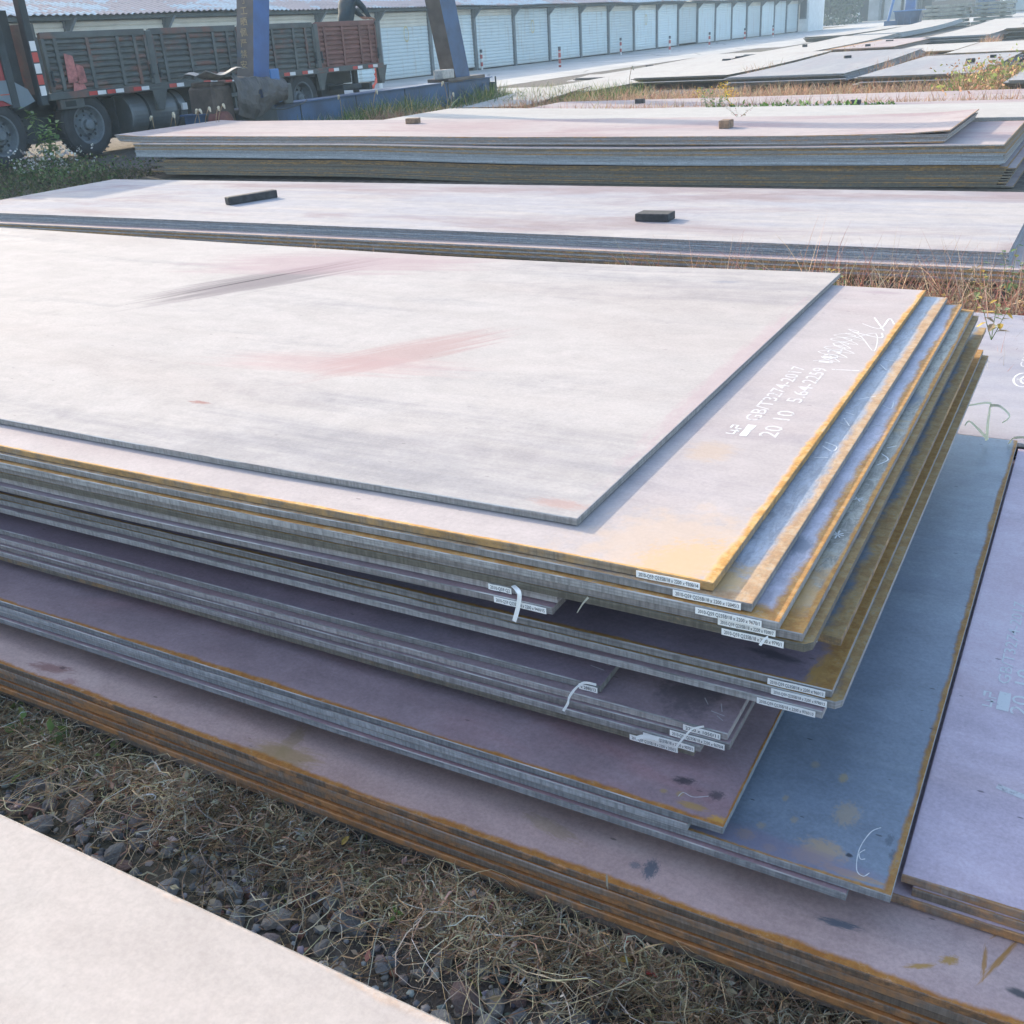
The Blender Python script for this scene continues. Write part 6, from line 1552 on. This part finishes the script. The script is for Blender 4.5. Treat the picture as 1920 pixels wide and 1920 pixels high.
leafcloud('weed_leaves', p_, .034, [(.26, .08, .07), (.30, .24, .08), (.13, .17, .05), (.34, .28, .20), (.22, .15, .10)], (2, 2, 2, 2, 3))

# grass strips -------------------------------------------------------
RED = [(.42, .24, .15), (.50, .33, .22), (.34, .17, .11), (.48, .40, .26), (.20, .20, .08)]
def strip_grass(name, n, x0, x1, y0, y1, ln, w, cols, wts, lean=.45, droop=.6, clump=None, z=0.0):
    P, h, c = upright(n, box_pos(x0, x1, y0, y1, z, clump), ln, w, cols, wts, lean, 6, droop)
    return ribbons(name, P, h, c, M['veg'])
cl = lambda f, g: (lambda q: np.clip(.15 + .85 * (.5 + .5 * np.sin(q[:, 0] * f + g) * np.sin(q[:, 0] * f * .37 + q[:, 1] * 2)), 0, 1))
strip_grass('tan_grass', 700, -8.6, -1.2, 5.95, 6.26, .26, .0035, RED, (3, 3, 1, 3, 1), clump=cl(1.7, .5))
strip_grass('tan_grass', 260, -7.6, -4.6, 6.0, 6.26, .34, .0035, RED, (3, 3, 1, 3, 0.5))
strip_grass('reddish_grass', 9000, -13.5, 3.0, 17.72, 18.25, .46, .010, RED, (3, 3, 2, 2, .6), clump=cl(.9, 1))
strip_grass('reddish_grass', 9000, -12.0, 3.0, 20.5, 23.8, .42, .009, RED, (3, 4, 2, 2, .8), clump=cl(.6, 2))
strip_grass('reddish_grass', 3500, -12.0, 3.0, 15.2, 15.7, .40, .009, RED, (3, 3, 2, 3, 2), clump=cl(.8, .3))
strip_grass('reddish_grass', 1600, -7, 2.6, 24.0, 24.3, .34, .011, RED, (3, 4, 2, 2, .8))
for (x, y, n) in ((-8.75, 30, 300), (-5.35, 29, 300), (-5.35, 34, 500), (-8.7, 36.5, 260), (-9, 43, 260), (-5, 48, 260), (-2.2, 37, 260)):
    strip_grass('reddish_grass', n, x - .25, x + .25, y - 2.0, y + 1.5, .55, .012, RED, (3, 4, 2, 2, .8))
# green weeds
GR = [(.09, .15, .035), (.16, .22, .06), (.06, .10, .04), (.30, .28, .10)]
strip_grass('green_grass', 2600, -13.9, -13.3, 17.6, 23.8, .62, .010, GR + [(.48, .36, .10), (.40, .38, .28)], (3, 3, 2, 1, 1.0, 1.2), .35, .5, clump=lambda q: np.clip(.1 + .9 * (np.sin(q[:, 1] * 1.25 + 3.2) * .5 + .5), 0, 1))
strip_grass('green_grass', 2600, -13.4, -10.2, 22.0, 25.5, .48, .010, GR + [(.45, .35, .2)], (3, 3, 2, 1, 2), .4, .6)
strip_grass('green_grass', 1500, -13.5, -12.9, 14.6, 17.4, .5, .009, GR + [(.45, .42, .3)], (3, 3, 2, 1, 1.5), .35, .6)
strip_grass('green_grass', 7000, -17.8, -12.3, 8.6, 11.6, .20, .0065, [(.08, .10, .035), (.14, .14, .06), (.05, .065, .03), (.22, .18, .11), (.15, .11, .08)], (3, 2, 3, 2, 2), .6, .9)
pp = box_pos(-17.6, -12.3, 8.6, 11.7, 0, lambda q: np.clip(.5 + .5 * np.sin(q[:, 0] * 2.1) * np.sin(q[:, 1] * 3), .05, 1))(5200); pp[:, 2] = rng.uniform(.0, .26, len(pp)) 
leafcloud('ground_weeds', pp, .06, [(.10, .15, .05), (.06, .09, .035), (.17, .20, .08), (.20, .15, .10)], (3, 3, 2, 1.5))
pp = box_pos(-5.4, -2.7, 15.35, 15.75, 0)(2600); pp[:, 2] = rng.uniform(.05, .42, 2600)
leafcloud('green_weeds', pp, .085, [(.10, .20, .05), (.06, .13, .04), (.20, .28, .10), (.35, .22, .16)], (3, 2, 2, .6))

def weed_plant(name, base, label, hgt, nst, leaf, size, leafn, spread=.12, cat='weed', flowers=None, parts=True, group=None):
    e = empty(name, base, label, cat, group)
    for s in range(nst):
        a = 2.4 * s; tx, ty = spread * math.cos(a) * (.5 + .5 * ((s * 3) % 4) / 3), spread * math.sin(a) * (.5 + .5 * ((s * 5) % 4) / 3); h = hgt * (.7 + .3 * ((s * 7) % 5) / 4)
        path = smooth_path([(0, 0, 0), (tx * .5, ty * .5, h * .4), (tx * .9, ty * .8, h * .75), (tx * 1.3, ty * 1.2, h)], 3)
        mb = MB(); mb.tube(path, [size * .035 * (1 - .6 * i / (len(path) - 1)) for i in range(len(path))], 5)
        st = link('stem', mb.mesh('stem', LM['green'].materials[0]), e)
        for k in range(leafn):
            t = .25 + .75 * k / max(1, leafn - 1); i = min(len(path) - 1, int(t * (len(path) - 1)))
            kd = leaf if not isinstance(leaf, (list, tuple)) else leaf[(k + s) % len(leaf)]
            put_leaf(kd, st, path[i], size * (1.1 - .5 * t), (0, -.25 + .9 * ((k * 3) % 4) / 4, 2.4 * k + s), 'leaf')
    if flowers: 
        pts = np.array([[rng.normal() * spread * 1.5, rng.normal() * spread * 1.0, rng.uniform(flowers[0], flowers[1])] for _ in range(flowers[2])])
        leafcloud('flower_heads', pts, flowers[3], [flowers[4]], (1,), M['veg'], e, aspect=.9)
    return e
b1 = at(100, 330, 0.0)
weed_plant('tall_leafy_weed', (b1.x, b1.y, 0), 'tall green leafy weed standing before the lorry wheels, above white blossom', 1.02, 7, ['green', 'bright', 'pale'], .17, 15, .24, flowers=(.05, .42, 420, .045, (.62, .58, .52)))
for i, (px, py, Y, hh, lb) in enumerate(((1335, 200, 15.5, .50, 'clump of yellow goldenrod and green weeds behind the tall stack'),)):
    p = Vector(atY(px, py, Y)); 
    e = weed_plant('goldenrod_clump', (p.x, p.y, .2), lb, .52, 9, ['green', 'bright', 'pale'], .10, 11, .24)
    pts = np.array([[rng.normal() * .05 + c_[0], rng.normal() * .05, c_[1] - abs(rng.normal()) * .10] for c_ in ((-.20, .50), (.16, .56), (.24, .5), (.30, .44)) for _ in range(90)])
    leafcloud('flower_heads', pts, .026, [(.60, .42, .06), (.55, .30, .05)], (2, 1), M['veg'], e, aspect=.6)
p = at(1385, 212, .5); weed_plant('dry_weed', (p.x, p.y, .44), 'sparse dry weed lying on the pale strip right behind the brown block', .14, 5, ['brown', 'pink'], .05, 6, .22)
for i, (px, py, Y, hh, sp, kinds, lb) in enumerate(((1905, 470, 5.9, .42, .07, ['green', 'pale', 'green'], 'green climbing weed at the right border before the low second stack'), (1842, 500, 5.6, .32, .05, ['pale', 'yellow', 'brown'], 'yellowish leafy weed in the thicket near the right border'), (1870, 560, 4.6, .25, .08, ['brown', 'pale', 'yellow'], 'broad leaved yellowing weed in the thicket just behind the stack'), (1570, 505, 5.8, .24, .06, ['yellow', 'pale'], 'small yellow leaved weed at the left end of the thicket'))):
    p = Vector(atY(px, py, Y)); weed_plant('leafy_weed', (p.x, p.y, max(0, p.z - hh * .7)), lb, hh * .8, 3, kinds, .055, 8, sp)
p = Vector(at(1840, 150, 0.1))
pp = np.stack([rng.normal(size=2600) * .35 + p.x + .35, rng.normal(size=2600) * 1.6 + p.y - 1.5, np.abs(rng.normal(size=2600)) * .22], 1)
leafcloud('rank_weeds', pp, .09, [(.35, .38, .10), (.50, .30, .16), (.22, .26, .08), (.45, .24, .14)], (2, 2, 2, 2))
strip_grass('rank_grass', 1500, p.x - .3, p.x + 1.0, p.y - 4, p.y + 1.5, .55, .012, RED + GR[:2], (3, 2, 2, 1, 1, 2, 2))
# foxtail stems by the third stack and the crane
for i, (px, py, Y, dxp) in enumerate(((365, 232, 12.6, 14), (375, 232, 12.6, -8), (385, 228, 12.7, 10), (405, 226, 12.8, 6), (330, 238, 12.2, -6), (320, 240, 12.2, 8), (410, 222, 12.9, 12), (290, 245, 12.0, -8), (845, 200, 17, 6), (838, 180, 17, -10), (700, 195, 16.5, 8), (640, 205, 16, -6), (1180, 150, 21, 8))):
    b = Vector(atY(px, py, Y)); z0 = b.z
    tpx = Vector(atY(px + dxp * .6, py - 26, Y)); tp2 = Vector(atY(px + dxp, py - 18, Y))
    e = empty('foxtail', (b.x, b.y, b.z - .25), 'dry pale foxtail stem ' + ['arching over the left end of the tall stack', 'next to the arching one at the tall stack', 'third foxtail from the right at the tall stack', 'second foxtail from the right at the tall stack', 'low at the left end of the tall stack', 'lowest left of the tall stack', 'rightmost of those at the left end of the tall stack', 'leftmost, before the fuel tank', 'at the right part of the crane carriage', 'leaning left at the crane carriage', 'in the middle of the crane carriage', 'at the left part of the crane carriage', 'standing before the dark gap of the far rows'][i], 'grass stem', 'foxtails')
    mb = MB(); mb.tube(smooth_path([(b.x, b.y, b.z - .25), b, tpx], 4), .006, 5); mb.build('stem', LM['brown'].materials[0], e)
    mb = MB(); mb.tube(smooth_path([tpx, tpx.lerp(tp2, .5) + Vector((0, 0, .02)), tp2], 4), [.012, .02, .024, .024, .022, .02, .016, .012, .006][:9], 7); mb.build('seed_head', simple('pale_seed_head', (0.50, .45, .34), .9, .2, 40), e)

# far trees and hedge
def tree(base, hgt, rad, label, n=2600):
    e = empty('far_tree', base, label, 'tree', 'dark trees beyond the far end of the road')
    bx, by, bz = base
    r_ = random.Random(int(abs(bx) * 10))
    mb = MB(); mb.tube([(bx, by, 0), (bx + .2, by, hgt * .35), (bx - .1, by + .2, hgt * .7)], [.28, .2, .08], 8)
    for k in range(5):
        a = r_.uniform(0, 6.28); mb.tube([(bx, by, hgt * (.3 + .08 * k)), (bx + rad * .6 * math.cos(a), by + rad * .6 * math.sin(a), hgt * (.55 + .08 * k))], [.10, .03], 6)
    mb.build('trunk', M['wood'], e)
    cen = np.array([[r_.gauss(0, .45) * rad, r_.gauss(0, .45) * rad, hgt * r_.uniform(.12, .9)] for _ in range(26)]); rs = np.array([r_.uniform(.25, .5) * rad for _ in range(26)])
    i = rng.integers(0, 26, n); d = rng.normal(size=(n, 3)); d /= np.linalg.norm(d, axis=1, keepdims=True)
    pts = cen[i] + d * rs[i][:, None] * rng.uniform(.55, 1.05, (n, 1)); pts[:, 2] = np.maximum(pts[:, 2], .1)
    leafcloud('crown', pts + np.array([bx, by, 0]), .55, [(.035, .06, .03), (.055, .085, .035), (.08, .11, .05)], (3, 3, 1), M['veg'], e, aspect=.7, origin=(bx, by, bz), kind=None)
for i, (x, y, h_, r2, lb) in enumerate(((-44, 150, 9, 4.5, 'dark leafy tree directly behind the white gatehouse'), (-39, 156, 8.5, 4, 'dark bushy tree in the middle beyond the gatehouse'), (-34.5, 150, 5.5, 3.2, 'low dark bush at the corner of the grey shed'), (-50, 160, 11, 5, 'tall dark tree mostly hidden by the gatehouse'), (-41, 143, 3.6, 2.6, 'low hedge like bush at the end of the road'))):
    tree((x, y, 0), h_, r2, lb)
p_ = box_pos(-44, -31, 138, 150, 0)(1500); p_[:, 2] = rng.uniform(0, .8, 1500)
leafcloud('low_undergrowth', p_, .5, [(.05, .07, .035), (.10, .11, .07), (.25, .25, .23)], (3, 2, .6))
for i, (px, py) in enumerate(((1595, 30),)):
    b = at(1602, 42, 0.0)
    mb = MB(); mb.tube(smooth_path([(b.x, b.y, 0), (b.x + .2, b.y, .9), (b.x - .1, b.y, 1.6), (b.x + .1, b.y, 2.6)], 4), [.6, .62, .6, .55, .5, .45, .5, .48, .4, .3, .25, .15, .05], 8)
    tag(mb.build('white_sack_heap', M['whitewall'], None, b), 'white sacking heaped against the front of the derelict shed', 'sack heap')

# ------------------------------------------------------------------ haze: closed box of thin even air, added to imitate lens veil too
nt = bpy.data.materials.new('haze_veil'); nt.use_nodes = True
t_ = nt.node_tree
for n in list(t_.nodes):
    if n.type != 'OUTPUT_MATERIAL': t_.nodes.remove(n)
pv = t_.nodes.new('ShaderNodeVolumePrincipled'); pv.inputs['Color'].default_value = (0.66, 0.84, 0.96, 1); pv.inputs['Density'].default_value = 0.0019; pv.inputs['Anisotropy'].default_value = 0.0
t_.links.new(pv.outputs[0], [n for n in t_.nodes if n.type == 'OUTPUT_MATERIAL'][0].inputs['Volume'])
mb = MB(); mb.box(-410, 410, -70, 610, -1.0, 13.5)
hz = mb.build('haze_veil', nt); hz['kind'] = 'stuff'
